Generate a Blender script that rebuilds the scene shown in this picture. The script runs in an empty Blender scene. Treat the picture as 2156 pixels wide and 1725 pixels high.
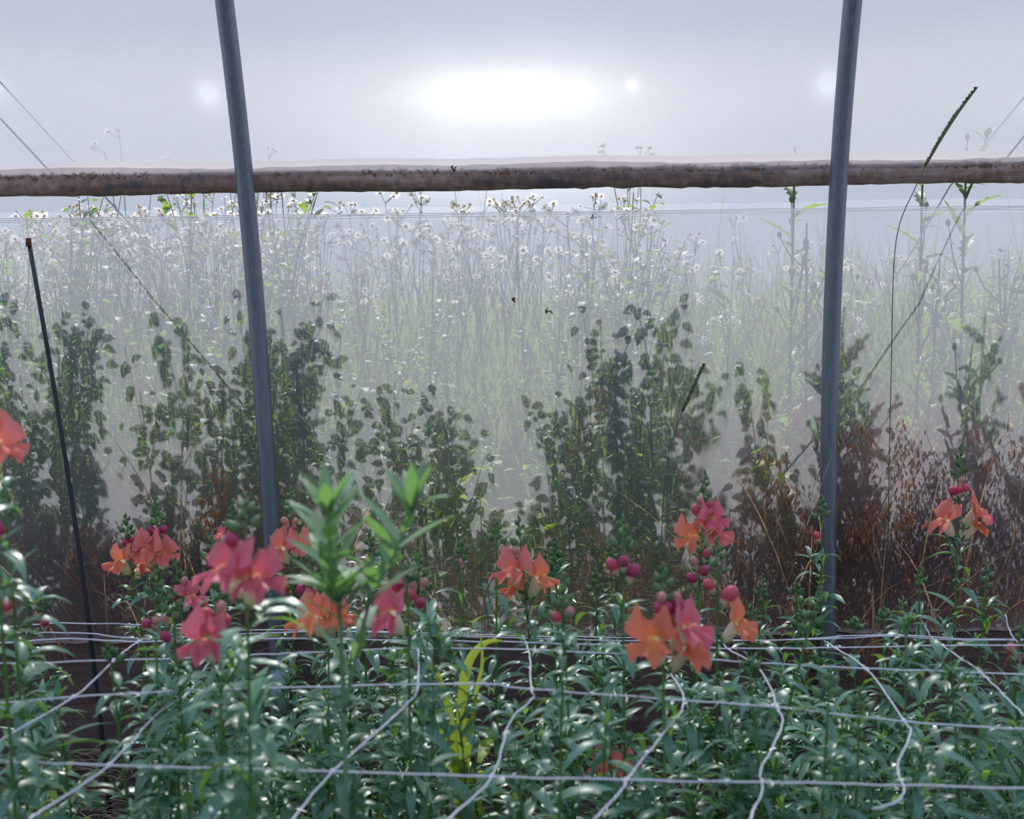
import bpy, math, random
from mathutils import Vector, Matrix

PI = math.pi
scene = bpy.context.scene
COL = scene.collection
sin, cos = math.sin, math.cos

# ------------------------------------------------------------------ camera
F = 2720.0                      # focal length in pixels of the 2156 x 1725 frame
CAM = Vector((0, 0, 1.04))
PITCH, ROLL = math.radians(5.5), math.radians(0.75)
f_ = Vector((0, cos(PITCH), -sin(PITCH)))
u0 = Vector((0, sin(PITCH), cos(PITCH)))
r0 = Vector((1, 0, 0))
u_ = u0 * cos(ROLL) + r0 * sin(ROLL)
r_ = r0 * cos(ROLL) - u0 * sin(ROLL)
cd = bpy.data.cameras.new('camera')
cd.sensor_width = 36.0
cd.lens = 36.0 * F / 2156.0
cd.clip_start, cd.clip_end = 0.05, 500
cd.dof.use_dof = True
cd.dof.focus_distance = 2.72
cd.dof.aperture_fstop = 5.4
cam = bpy.data.objects.new('camera', cd)
COL.objects.link(cam)
M = Matrix((r_, u_, -f_)).transposed().to_4x4()
M.translation = CAM
cam.matrix_world = M
scene.camera = cam

def at(px, py, Y):
    d = f_ + r_ * ((px - 1078.0) / F) + u_ * ((862.5 - py) / F)
    return CAM + d * (Y / d.y)

# ------------------------------------------------------------------ light
vs = scene.view_settings
vs.view_transform = 'Standard'
vs.look = 'None'
vs.exposure = 0.0
vs.gamma = 1.0
vs.use_curve_mapping = False
cy = scene.cycles
cy.max_bounces = 10
cy.diffuse_bounces = 4
cy.glossy_bounces = 2
cy.transmission_bounces = 6
cy.transparent_max_bounces = 24
cy.use_denoising = True
cy.caustics_reflective = False
cy.caustics_refractive = False
cy.sample_clamp_indirect = 6.0

SUN_EL, SUN_AZ = math.radians(50), math.radians(-8)     # behind the wall, a little to the stake's side
sd = bpy.data.lights.new('sun', 'SUN')
sd.energy = 6.0
sd.angle = math.radians(0.9)
sd.color = (1.0, 0.97, 0.93)
sun = bpy.data.objects.new('sun', sd)
COL.objects.link(sun)
sdir = Vector((sin(SUN_AZ) * cos(SUN_EL), cos(SUN_AZ) * cos(SUN_EL), sin(SUN_EL)))
sun.rotation_euler = sdir.to_track_quat('Z', 'Y').to_euler()
sun.location = (-1, 8, 9)

def nd(nt, kind, **kw):
    n = nt.nodes.new(kind)
    for k, v in kw.items():
        setattr(n, k, v)
    return n

def math_n(nt, op, a, b=None, c=None):
    n = nt.nodes.new('ShaderNodeMath')
    n.operation = op
    for i, v in enumerate((a, b, c)):
        if v is None:
            continue
        if isinstance(v, (int, float)):
            n.inputs[i].default_value = v
        else:
            nt.links.new(v, n.inputs[i])
    return n.outputs[0]

def ramp(nt, fac, stops, interp='LINEAR'):
    n = nt.nodes.new('ShaderNodeValToRGB')
    n.color_ramp.interpolation = interp
    el = n.color_ramp.elements
    while len(el) < len(stops):
        el.new(0.5)
    for e, (p, c) in zip(el, stops):
        e.position = p
        e.color = c if len(c) == 4 else (*c, 1)
    if fac is not None:
        nt.links.new(fac, n.inputs[0])
    return n.outputs[0]

world = bpy.data.worlds.new('sky')
scene.world = world
world.use_nodes = True
nt = world.node_tree
nt.nodes.clear()
tc = nd(nt, 'ShaderNodeTexCoord')
sx = nd(nt, 'ShaderNodeSeparateXYZ')
nt.links.new(tc.outputs['Generated'], sx.inputs[0])
el_ = sx.outputs[2]
skyc = ramp(nt, math_n(nt, 'MULTIPLY_ADD', el_, 1.0, 0.0),
            [(0.0, (0.56, 0.64, 0.78)), (0.162, (0.60, 0.64, 0.76)), (0.190, (0.36, 0.45, 0.64)), (0.5, (0.36, 0.50, 0.85)), (1.0, (0.34, 0.50, 0.90))])
# added bright lobes low in the sky, standing in for the sun's glow on the film
gx = math_n(nt, 'DIVIDE', math_n(nt, 'SUBTRACT', sx.outputs[0], 0.0), 0.058)
gz = math_n(nt, 'DIVIDE', math_n(nt, 'SUBTRACT', el_, 0.143), 0.015)
gr = math_n(nt, 'ADD', math_n(nt, 'MULTIPLY', gx, gx), math_n(nt, 'MULTIPLY', gz, gz))
g1 = math_n(nt, 'MULTIPLY', math_n(nt, 'EXPONENT', math_n(nt, 'MULTIPLY', gr, -1.0)), 2.3)
hx = math_n(nt, 'DIVIDE', sx.outputs[0], 0.13)
hz = math_n(nt, 'DIVIDE', math_n(nt, 'SUBTRACT', el_, 0.13), 0.055)
hr = math_n(nt, 'ADD', math_n(nt, 'MULTIPLY', hx, hx), math_n(nt, 'MULTIPLY', hz, hz))
g2 = math_n(nt, 'MULTIPLY', math_n(nt, 'EXPONENT', math_n(nt, 'MULTIPLY', hr, -1.0)), 1.0)
front = math_n(nt, 'GREATER_THAN', sx.outputs[1], 0.0)
kx = math_n(nt, 'DIVIDE', sx.outputs[0], 0.6)
kz = math_n(nt, 'DIVIDE', math_n(nt, 'SUBTRACT', el_, 0.132), 0.042)
kr = math_n(nt, 'ADD', math_n(nt, 'MULTIPLY', kx, kx), math_n(nt, 'MULTIPLY', kz, kz))
g3 = math_n(nt, 'MULTIPLY', math_n(nt, 'EXPONENT', math_n(nt, 'MULTIPLY', kr, -1.0)), 0.32)
gl = math_n(nt, 'MULTIPLY', math_n(nt, 'ADD', math_n(nt, 'ADD', g1, g2), g3), front)
bg = nd(nt, 'ShaderNodeBackground')
bg.inputs[1].default_value = 1.0
nt.links.new(skyc, bg.inputs[0])
bg2 = nd(nt, 'ShaderNodeBackground')
bg2.inputs[0].default_value = (1.0, 0.99, 0.97, 1)
nt.links.new(gl, bg2.inputs[1])
ads = nd(nt, 'ShaderNodeAddShader')
nt.links.new(bg.outputs[0], ads.inputs[0])
nt.links.new(bg2.outputs[0], ads.inputs[1])
wo = nd(nt, 'ShaderNodeOutputWorld')
nt.links.new(ads.outputs[0], wo.inputs[0])

# ------------------------------------------------------------------ materials
def new_mat(name):
    m = bpy.data.materials.new(name)
    m.use_nodes = True
    m.node_tree.nodes.clear()
    return m, m.node_tree

def out(nt, sh):
    o = nt.nodes.new('ShaderNodeOutputMaterial')
    nt.links.new(sh, o.inputs[0])

def mixs(nt, fac, a, b):
    n = nt.nodes.new('ShaderNodeMixShader')
    if isinstance(fac, (int, float)):
        n.inputs[0].default_value = fac
    else:
        nt.links.new(fac, n.inputs[0])
    nt.links.new(a, n.inputs[1])
    nt.links.new(b, n.inputs[2])
    return n.outputs[0]

def setc(nt, inp, c):
    if isinstance(c, tuple):
        inp.default_value = c if len(c) == 4 else (*c, 1)
    else:
        nt.links.new(c, inp)

def principled(nt, col, rough=0.5, spec=0.5, metal=0.0):
    b = nt.nodes.new('ShaderNodeBsdfPrincipled')
    setc(nt, b.inputs['Base Color'], col)
    if isinstance(rough, (int, float)):
        b.inputs['Roughness'].default_value = rough
    else:
        nt.links.new(rough, b.inputs['Roughness'])
    b.inputs['Specular IOR Level'].default_value = spec
    b.inputs['Metallic'].default_value = metal
    return b

def noise(nt, scale, detail=3, vec=None, rough=0.5):
    n = nt.nodes.new('ShaderNodeTexNoise')
    n.inputs['Scale'].default_value = scale
    n.inputs['Detail'].default_value = detail
    n.inputs['Roughness'].default_value = rough
    if vec is not None:
        nt.links.new(vec, n.inputs['Vector'])
    return n.outputs['Fac']

def objco(nt, scale=(1, 1, 1)):
    t = nt.nodes.new('ShaderNodeTexCoord')
    m = nt.nodes.new('ShaderNodeMapping')
    m.inputs['Scale'].default_value = scale
    nt.links.new(t.outputs['Object'], m.inputs[0])
    return m.outputs[0]

def mat_leaf(name, c1, c2, trans, tfac=0.28, rough=0.38, spec=0.5, nscale=18):
    m, nt = new_mat(name)
    oi = nt.nodes.new('ShaderNodeObjectInfo')
    n = noise(nt, nscale, 2, objco(nt))
    fac = math_n(nt, 'MULTIPLY_ADD', n, 1.1, math_n(nt, 'MULTIPLY_ADD', oi.outputs['Random'], 0.5, -0.3))
    col = ramp(nt, fac, [(0.15, c1), (0.85, c2)])
    b = principled(nt, col, rough, spec)
    t = nt.nodes.new('ShaderNodeBsdfTranslucent')
    setc(nt, t.inputs[0], trans)
    out(nt, mixs(nt, tfac, b.outputs[0], t.outputs[0]))
    return m

def mat_plain(name, c1, c2=None, rough=0.6, spec=0.4, metal=0.0, nscale=20, scale=(1, 1, 1), bump=0.0, bdist=0.002):
    m, nt = new_mat(name)
    n = noise(nt, nscale, 4, objco(nt, scale), 0.6)
    col = ramp(nt, n, [(0.3, c1), (0.7, c2 or c1)])
    b = principled(nt, col, rough, spec, metal)
    if bump:
        bp = nt.nodes.new('ShaderNodeBump')
        bp.inputs['Strength'].default_value = bump
        bp.inputs['Distance'].default_value = bdist
        nt.links.new(n, bp.inputs['Height'])
        nt.links.new(bp.outputs[0], b.inputs['Normal'])
    out(nt, b.outputs[0])
    return m

def mat_petal(name):
    m, nt = new_mat(name)
    a = nt.nodes.new('ShaderNodeAttribute')
    a.attribute_name = 'Col'
    b = principled(nt, a.outputs['Color'], 0.50, 0.35)
    bp = nt.nodes.new('ShaderNodeBump')
    bp.inputs['Strength'].default_value = 0.5
    bp.inputs['Distance'].default_value = 0.0015
    nt.links.new(noise(nt, 220, 3, objco(nt, (1, 1, .35))), bp.inputs['Height'])
    nt.links.new(bp.outputs[0], b.inputs['Normal'])
    t = nt.nodes.new('ShaderNodeBsdfTranslucent')
    nt.links.new(a.outputs['Color'], t.inputs[0])
    out(nt, mixs(nt, 0.34, b.outputs[0], t.outputs[0]))
    return m

MAT = {}
MAT['leaf'] = mat_leaf('snapdragon leaf', (0.066, 0.18, 0.120), (0.145, 0.30, 0.22), (0.32, 0.60, 0.06), 0.28, 0.36, 0.85)
MAT['stem'] = mat_leaf('snapdragon stem', (0.09, 0.20, 0.04), (0.14, 0.28, 0.065), (0.2, 0.35, 0.05), 0.15, 0.45, 0.4)
MAT['bud'] = mat_leaf('green bud', (0.08, 0.17, 0.06), (0.16, 0.27, 0.11), (0.2, 0.35, 0.08), 0.15, 0.5, 0.4, 60)
MAT['petal'] = mat_petal('petal')
MAT['cream'] = mat_leaf('cream tube', (0.72, 0.66, 0.50), (0.80, 0.74, 0.60), (0.8, 0.75, 0.55), 0.45, 0.55, 0.25)
MAT['mug'] = mat_leaf('weed leaf in the bed', (0.13, 0.23, 0.15), (0.22, 0.34, 0.23), (0.25, 0.50, 0.08), 0.35, 0.5, 0.4)
MAT['lime'] = mat_leaf('yellow green blade', (0.24, 0.36, 0.05), (0.36, 0.48, 0.08), (0.62, 0.80, 0.10), 0.55, 0.45, 0.4)
MAT['wleaf'] = mat_leaf('field weed leaf', (0.030, 0.075, 0.032), (0.065, 0.13, 0.045), (0.38, 0.62, 0.06), 0.42, 0.45, 0.5)
MAT['wstem'] = mat_leaf('field weed stem', (0.06, 0.12, 0.04), (0.13, 0.17, 0.07), (0.2, 0.3, 0.06), 0.15, 0.5, 0.4)
MAT['white'] = mat_leaf('white ray petals', (0.84, 0.82, 0.80), (0.90, 0.88, 0.87), (0.94, 0.91, 0.88), 0.55, 0.6, 0.2)
MAT['yellow'] = mat_plain('flower disc', (0.55, 0.38, 0.04), (0.62, 0.45, 0.06), 0.8, 0.2)
MAT['dry'] = mat_leaf('dry grass', (0.24, 0.13, 0.075), (0.46, 0.29, 0.18), (0.85, 0.50, 0.28), 0.5, 0.6, 0.3)
MAT['straw'] = mat_leaf('pale straw', (0.34, 0.24, 0.15), (0.55, 0.43, 0.30), (0.55, 0.40, 0.24), 0.32, 0.55, 0.4)
MAT['straw_y'] = mat_leaf('yellowed leaf', (0.50, 0.42, 0.12), (0.62, 0.54, 0.18), (0.75, 0.62, 0.15), 0.45, 0.5, 0.3)
MAT['grass'] = mat_leaf('meadow grass', (0.10, 0.17, 0.04), (0.20, 0.27, 0.08), (0.40, 0.55, 0.12), 0.4, 0.5, 0.4)
MAT['string'] = mat_plain('white twine', (0.72, 0.70, 0.78), (0.86, 0.84, 0.90), 0.6, 0.4, nscale=300)
MAT['cord'] = mat_plain('lacing cord', (0.62, 0.65, 0.70), (0.78, 0.80, 0.84), 0.35, 0.6, nscale=200)
MAT['hem'] = mat_plain('hem thread', (0.22, 0.25, 0.33), (0.34, 0.37, 0.45), 0.7, 0.3, nscale=30)
MAT['rod'] = mat_plain('dark rod', (0.030, 0.036, 0.046), (0.060, 0.066, 0.078), 0.5, 0.5, 0.3, 40, (1, 1, .2), 0.3)
MAT['rust'] = mat_plain('rusty tip', (0.08, 0.03, 0.015), (0.15, 0.06, 0.03), 0.8, 0.2, nscale=120)
MAT['debris'] = mat_plain('dry debris', (0.10, 0.045, 0.025), (0.42, 0.19, 0.08), 0.9, 0.1, nscale=60)
MAT['soil'] = mat_plain('bed soil', (0.035, 0.026, 0.022), (0.105, 0.078, 0.062), 0.95, 0.15, nscale=45, bump=1.0, bdist=0.02)
MAT['wood'] = mat_plain('weathered board', (0.085, 0.056, 0.046), (0.165, 0.115, 0.098), 0.85, 0.2, nscale=14, scale=(1, 6, 6), bump=0.5, bdist=0.004)
MAT['lit_dust'] = mat_plain('dusty backlit ledge', (0.26, 0.19, 0.16), (0.46, 0.37, 0.33), 0.95, 0.1, nscale=50, bump=0.6, bdist=0.005)  # dust tone, with the pinkish backlight painted in

def mat_steel():
    m, nt = new_mat('galvanised steel')
    n = noise(nt, 40, 4, objco(nt, (6, 6, 0.12)), 0.6)
    col = ramp(nt, n, [(0.3, (0.185, 0.21, 0.25)), (0.7, (0.26, 0.295, 0.345))])
    rg = math_n(nt, 'MULTIPLY_ADD', n, 0.3, 0.30)
    b = principled(nt, col, rg, 0.5, 0.75)
    out(nt, b.outputs[0])
    return m
MAT['steel'] = mat_steel()

def sheet(name, t_lo, t_hi, col, nsc=(1.5, 1, 0.5), lines=None, gloss=0.0, streaks=None, spots=()):
    """thin sheet: part of the light passes straight through, the rest is scattered"""
    m, nt = new_mat(name)
    co = objco(nt, nsc)
    n = noise(nt, 3.0, 4, co, 0.55)
    fac = math_n(nt, 'MULTIPLY_ADD', n, t_hi - t_lo, t_lo)
    tco = nt.nodes.new('ShaderNodeTexCoord')
    sp = nt.nodes.new('ShaderNodeSeparateXYZ')
    nt.links.new(tco.outputs['Object'], sp.inputs[0])
    if lines:
        pitch, amp = lines
        wob = noise(nt, 2.0, 2, objco(nt, (1, 1, 1)))
        ph = math_n(nt, 'MULTIPLY_ADD', sp.outputs[2], 2 * PI / pitch, math_n(nt, 'MULTIPLY', wob, 6.0))
        w = math_n(nt, 'SINE', ph)
        fine = noise(nt, 1.0, 1, objco(nt, (90, 1, 420)))
        fac = math_n(nt, 'ADD', fac, math_n(nt, 'MULTIPLY', w, amp))
        fac = math_n(nt, 'ADD', fac, math_n(nt, 'MULTIPLY_ADD', fine, amp * 1.6, -amp * .8))
    if streaks:
        s = noise(nt, 1.0, 3, objco(nt, (7, 1, 0.35)), 0.6)
        fac = math_n(nt, 'ADD', fac, math_n(nt, 'MULTIPLY_ADD', s, streaks, -streaks * .5))
    for (x, z, r, amt) in spots:        # sun glints, put into the film as clearer round spots
        dx = math_n(nt, 'DIVIDE', math_n(nt, 'SUBTRACT', sp.outputs[0], x), r)
        dz = math_n(nt, 'DIVIDE', math_n(nt, 'SUBTRACT', sp.outputs[2], z), r)
        rr = math_n(nt, 'SQRT', math_n(nt, 'ADD', math_n(nt, 'MULTIPLY', dx, dx), math_n(nt, 'MULTIPLY', dz, dz)))
        g = math_n(nt, 'MULTIPLY', math_n(nt, 'EXPONENT', math_n(nt, 'MULTIPLY', rr, -1.6)), amt)
        fac = math_n(nt, 'ADD', fac, g)
    fac = math_n(nt, 'MINIMUM', math_n(nt, 'MAXIMUM', fac, 0.0), 0.95)
    t = nt.nodes.new('ShaderNodeBsdfTransparent')
    l = nt.nodes.new('ShaderNodeBsdfTranslucent')
    setc(nt, l.inputs[0], col)
    d = nt.nodes.new('ShaderNodeBsdfDiffuse')
    setc(nt, d.inputs[0], col)
    body = mixs(nt, 0.22, l.outputs[0], d.outputs[0])
    if gloss:
        g = nt.nodes.new('ShaderNodeBsdfGlossy')
        g.inputs['Roughness'].default_value = 0.3
        body = mixs(nt, gloss, body, g.outputs[0])
    out(nt, mixs(nt, fac, body, t.outputs[0]))
    return m

# ------------------------------------------------------------------ mesh helpers
class MB:
    def __init__(s):
        s.v, s.f, s.mi, s.c = [], [], [], []
        s.col = (1, 1, 1)
        s.m = 0

    def vert(s, p):
        s.v.append((p[0], p[1], p[2]))
        s.c.append(s.col)
        return len(s.v) - 1

    def face(s, *idx):
        s.f.append(idx)
        s.mi.append(s.m)

    def tube(s, pts, rad, n=6, cap=True):
        pts = [Vector(p) for p in pts]
        if isinstance(rad, (int, float)):
            rad = [rad] * len(pts)
        rings = []
        ref = None
        for i, p in enumerate(pts):
            a = pts[max(0, i - 1)]
            b = pts[min(len(pts) - 1, i + 1)]
            t = (b - a).normalized()
            if ref is None:
                ref = t.cross(Vector((0, 0, 1)) if abs(t.z) < .9 else Vector((1, 0, 0))).normalized()
            else:
                ref = (ref - t * ref.dot(t)).normalized()
            w = t.cross(ref)
            rings.append([s.vert(p + (ref * cos(2 * PI * k / n) + w * sin(2 * PI * k / n)) * rad[i]) for k in range(n)])
        for A, B in zip(rings, rings[1:]):
            for k in range(n):
                s.face(A[k], A[(k + 1) % n], B[(k + 1) % n], B[k])
        if cap:
            s.face(*rings[0][::-1])
            s.face(*rings[-1])

    def leaf(s, p, az, el, length, width, droop, fold=0.3, n=6, twist=0.0, shape=0.8, wave=0.0, teeth=0.0):
        """one blade: starts at p, heads out at azimuth az, elevation el, bends down by droop along its length"""
        p = Vector(p)
        side0 = Vector((-sin(az), cos(az), 0))
        prev = None
        st = length / n
        for i in range(n + 1):
            t = i / n
            e = el - droop * t
            d = Vector((cos(az) * cos(e), sin(az) * cos(e), sin(e)))
            up = side0.cross(d)
            up = -up if up.z < 0 and abs(e) < PI / 2 else up
            tw = twist * t
            sd_ = side0 * cos(tw) + up * sin(tw)
            nn = up * cos(tw) - side0 * sin(tw)
            if i:
                p = p + d * st
            w = 0.5 * width * max(0.0, sin(PI * min(1, (t * .94 + .06) ** shape))) if i < n else 0
            if teeth and i % 2:
                w *= 1 - teeth
            lift = fold * w + wave * w * sin(t * 9)
            if i < n:
                row = [s.vert(p - sd_ * w + nn * lift), s.vert(p), s.vert(p + sd_ * w + nn * lift)]
                if prev:
                    s.face(prev[0], prev[1], row[1], row[0])
                    s.face(prev[1], prev[2], row[2], row[1])
                prev = row
            else:
                tip = s.vert(p)
                s.face(prev[0], prev[1], tip)
                s.face(prev[1], prev[2], tip)

    def ovoid(s, p, axis, length, width, n=7, m=5, pointy=0.0, base=0.15):
        axis = Vector(axis).normalized()
        a = axis.cross(Vector((0, 0, 1)) if abs(axis.z) < .9 else Vector((1, 0, 0))).normalized()
        b = axis.cross(a)
        p = Vector(p)
        rings = []
        for j in range(1, m):
            t = j / m
            r = 0.5 * width * sin(PI * t ** (1 - .35 * pointy)) ** (0.75 + pointy * .4)
            q = p + axis * (length * t)
            rings.append([s.vert(q + (a * cos(2 * PI * k / n) + b * sin(2 * PI * k / n)) * r) for k in range(n)])
        v0 = s.vert(p)
        v1 = s.vert(p + axis * length)
        for k in range(n):
            s.face(v0, rings[0][(k + 1) % n], rings[0][k])
            s.face(v1, rings[-1][k], rings[-1][(k + 1) % n])
        for A, B in zip(rings, rings[1:]):
            for k in range(n):
                s.face(A[k], A[(k + 1) % n], B[(k + 1) % n], B[k])

    def box(s, a, b):
        ids = [s.vert((x, y, z)) for z in (a[2], b[2]) for y in (a[1], b[1]) for x in (a[0], b[0])]
        for q in ((0, 2, 3, 1), (4, 5, 7, 6), (0, 1, 5, 4), (2, 6, 7, 3), (0, 4, 6, 2), (1, 3, 7, 5)):
            s.face(*[ids[k] for k in q])

    def grid(s, fn, nu, nv, u0=0., u1=1., v0=0., v1=1.):
        ids = [[s.vert(fn(u0 + (u1 - u0) * i / nu, v0 + (v1 - v0) * j / nv)) for i in range(nu + 1)] for j in range(nv + 1)]
        for j in range(nv):
            for i in range(nu):
                s.face(ids[j][i], ids[j][i + 1], ids[j + 1][i + 1], ids[j + 1][i])

    def mesh(s, name, mats, smooth=True, color=False):
        me = bpy.data.meshes.new(name)
        me.from_pydata(s.v, [], s.f)
        for m in (mats if isinstance(mats, (list, tuple)) else [mats]):
            me.materials.append(m)
        me.polygons.foreach_set('material_index', s.mi)
        if smooth:
            me.polygons.foreach_set('use_smooth', [True] * len(s.f))
        if color:
            ca = me.color_attributes.new('Col', 'FLOAT_COLOR', 'POINT')
            flat = []
            for c in s.c:
                flat += [c[0], c[1], c[2], 1.0]
            ca.data.foreach_set('color', flat)
        me.update()
        return me

    def build(s, name, mats, parent=None, **kw):
        return put(name, s.mesh(name, mats, **kw), parent)

def put(name, me, parent=None, loc=None):
    o = bpy.data.objects.new(name, me)
    COL.objects.link(o)
    if parent:
        o.parent = parent
    if loc is not None:
        o.location = loc
    return o

def thing(name, label, cat, loc=(0, 0, 0), rz=0.0, group=None):
    o = bpy.data.objects.new(name, None)
    o.empty_display_size = 0.05
    COL.objects.link(o)
    o.location = loc
    o.rotation_euler = (0, 0, rz)
    return tag(o, label, cat, group)

def tag(o, label, cat, group=None, kind=None):
    o['label'] = label
    o['category'] = cat
    if group:
        o['group'] = group
    if kind:
        o['kind'] = kind
    return o

def struct(o):
    o['kind'] = 'structure'
    return o

def copy_tree(o, parent=None):
    c = o.copy()
    COL.objects.link(c)
    if parent:
        c.parent = parent
    for ch in list(o.children):
        copy_tree(ch, c)
    return c

ORD = ['first', 'second', 'third', 'fourth', 'fifth', 'sixth', 'seventh', 'eighth', 'ninth', 'tenth', 'eleventh', 'twelfth', 'thirteenth',
       'fourteenth', 'fifteenth', 'sixteenth', 'seventeenth', 'eighteenth', 'nineteenth', 'twentieth']
def ordinal(k):
    if k < 20:
        return ORD[k]
    tens = ['twenty', 'thirty', 'forty', 'fifty', 'sixty', 'seventy', 'eighty', 'ninety'][(k + 1) // 10 - 2]
    r = (k + 1) % 10
    return (tens + '-' + ORD[r - 1]) if r else {20: 'twentieth', 30: 'thirtieth', 40: 'fortieth', 50: 'fiftieth', 60: 'sixtieth', 70: 'seventieth', 80: 'eightieth', 90: 'ninetieth'}[k + 1]

# ------------------------------------------------------------------ the tunnel
def hoop_y(z):
    """inner side profile of the tunnel wall: upright at the ground, leaning in with height"""
    return 2.80 - 0.0565 * z ** 3

AC, AR = Vector((0.37, 0.645)), 2.40       # circle of the arch above z = 1.6 (y, z)
def wall_profile(off, z0, z1, nz):
    return [(hoop_y(z0 + (z1 - z0) * i / nz) + off, z0 + (z1 - z0) * i / nz) for i in range(nz + 1)]
def arch_profile(off, n, a0=None, a1=None):
    a0 = math.atan2(1.6 - AC.y, 2.569 - AC.x) if a0 is None else a0
    a1 = PI + 0.3 if a1 is None else a1
    return [(AC.x + (AR + off) * cos(a0 + (a1 - a0) * i / n), AC.y + (AR + off) * sin(a0 + (a1 - a0) * i / n)) for i in range(n + 1)]

XA, XB = -3.4, 3.4
def strip(prof, nx, wob=0.0, seed=0, x0=XA, x1=XB):
    mb = MB()
    ids = []
    for (y, z) in prof:
        row = []
        for i in range(nx + 1):
            x = x0 + (x1 - x0) * i / nx
            dy = wob * (sin(x * 5.1 + seed) * .5 + sin(x * 11.7 + z * 3 + seed * 2) * .3 + sin(x * 2.3 - z * 7) * .4)
            row.append(mb.vert((x, y + dy, z)))
        ids.append(row)
    for A, B in zip(ids, ids[1:]):
        for i in range(nx):
            mb.face(A[i], A[i + 1], B[i + 1], B[i])
    return mb

def spot(px, py, r, amt):
    p = at(px, py, 2.72)
    return (p.x, p.z, r, amt)
MAT['film'] = sheet('greenhouse film', 0.22, 0.37, (0.42, 0.425, 0.46), (1.2, 1, 0.6), gloss=0.06, streaks=0.10,
                    spots=[spot(450, 200, .022, 2.0), spot(1731, 180, .022, 2.2), spot(20, 190, .02, 1.0), spot(1327, 186, .012, .7), spot(2150, 215, .02, .8)])
MAT['roof'] = sheet('roof film', 0.60, 0.74, (0.75, 0.77, 0.82), (1, 1, 1), gloss=0.05)
MAT['net'] = sheet('insect screen mesh', 0.76, 0.86, (0.34, 0.35, 0.38), (2, 1, 2), lines=(0.0046, 0.04))
MAT['cloth'] = sheet('lower screen cloth', 0.37, 0.53, (0.37, 0.38, 0.425), (2.2, 1, 1.4), lines=(0.0046, 0.05))

# soil inside, ground outside
mb = MB()
random.seed(3)
mb.grid(lambda u, v: (XA + (XB - XA) * u, -2.2 + 5.03 * v, 0.012 * sin(u * 61 + v * 17) * sin(v * 47) + random.uniform(-.006, .006)), 70, 60)
struct(mb.build('floor', MAT['soil']))
def mat_field():
    m, nt = new_mat('field ground')
    t = nt.nodes.new('ShaderNodeTexCoord')
    sp = nt.nodes.new('ShaderNodeSeparateXYZ')
    nt.links.new(t.outputs['Object'], sp.inputs[0])
    n = noise(nt, 3.0, 5, objco(nt))
    y = math_n(nt, 'ADD', math_n(nt, 'MULTIPLY', sp.outputs[1], 0.1), math_n(nt, 'MULTIPLY_ADD', n, 0.3, -0.15))
    col = ramp(nt, y, [(0.30, (0.21, 0.15, 0.10)), (0.45, (0.20, 0.22, 0.08)), (0.8, (0.25, 0.34, 0.14)), (1.0, (0.28, 0.36, 0.18))])
    b = principled(nt, col, 0.95, 0.1)
    out(nt, b.outputs[0])
    return m
mb = MB()
mb.grid(lambda u, v: (-80 + 160 * u, 2.87 + 120 * v ** 2, -0.01), 24, 24)
struct(mb.build('ground_outside', mat_field()))

# rear baseboard: a plank on edge with a dusty backlit ledge on top, backlight put into its paler colour
BT = at(1078, 1340, 2.84).z
mb = MB()
mb.box((XA, 2.832, -0.02), (XB, 2.868, BT))
mb.m = 1
random.seed(5)
mb.grid(lambda u, v: (XA + (XB - XA) * u, 2.828 + 0.05 * v, BT + 0.004 + random.uniform(0, .006) - .006 * (v < .01)), 160, 3)
struct(mb.build('baseboard_back', [MAT['wood'], MAT['lit_dust']], smooth=False))

# film wall above the roll, roof arch, far side behind the camera
ZR = at(1078, 374, 2.73).z
struct(strip(wall_profile(0.040, ZR, 1.9, 10), 80, 0.004, 1).build('wall_back', MAT['film']))
a19 = math.asin((1.9 - AC.y) / AR)
struct(strip([(hoop_y(1.9) + .04, 1.9)] + arch_profile(0.03, 20, a19 + .03, PI - 0.2), 24).build('ceiling', MAT['roof']))
struct(strip([(AC.x - (AR + .03) * cos(0.2), AC.y + AR * sin(.2)), (-2.05, .5), (-2.07, 0)], 8).build('wall_front', MAT['roof']))

# hoops
def hoop(pb, pt, label):
    b, t = at(*pb, 2.785), at(*pt, 2.56)
    root = thing('hoop_pipe', label, 'pipe', (b.x, 2.80, 0))
    k = (t.x - b.x) / (t.z - b.z)
    pts = [(k * (z - b.z), hoop_y(z) - 2.80, z) for z in [i * 1.6 / 16 for i in range(17)]]
    pts += [(k * (z - b.z), y - 2.80, z) for (y, z) in arch_profile(0, 26, None, PI - .05)[1:]]
    m = MB()
    m.tube(pts, 0.0185, 16)
    m.build('pipe', MAT['steel'], root)
    m = MB()
    m.tube([(-k * b.z, 0, 0.02), (-k * b.z * .7, hoop_y(.18) - 2.80, .2)], 0.0235, 16)
    m.build('ground_sleeve', MAT['steel'], root)
hoop((578, 1310), (470, 0), 'galvanised steel hoop pipe rising behind the pink flowers nearest the black stake')
hoop((1746, 1310), (1800, 0), 'galvanised steel hoop pipe standing in front of the brown dry grass')

# insect screen on the whole wall, second cloth on its lower part
net = strip(wall_profile(0.024, BT + .005, 1.9, 24), 60, 0.0015, 4).build('insect_screen', MAT['net'])
tag(net, 'fine ribbed insect screen stretched behind the hoops over the whole wall', 'screen')
zt = at(1078, 447, 2.76).z
cl = strip(wall_profile(0.040, BT + .005, zt, 18), 90, 0.003, 9).build('screen_cloth', MAT['cloth'])
tag(cl, 'milky lower screen cloth carrying the shadows of the weeds', 'cloth')
hm = MB()
random.seed(8)
for j in range(3):
    hm.tube([(XA + (XB - XA) * i / 120, hoop_y(zt) + .040 + .002 * j, zt - .001 - .0035 * j + random.uniform(-.0012, .0012)) for i in range(121)], 0.0005, 4)
hm.build('frayed_hem', MAT['hem'], cl)

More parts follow.
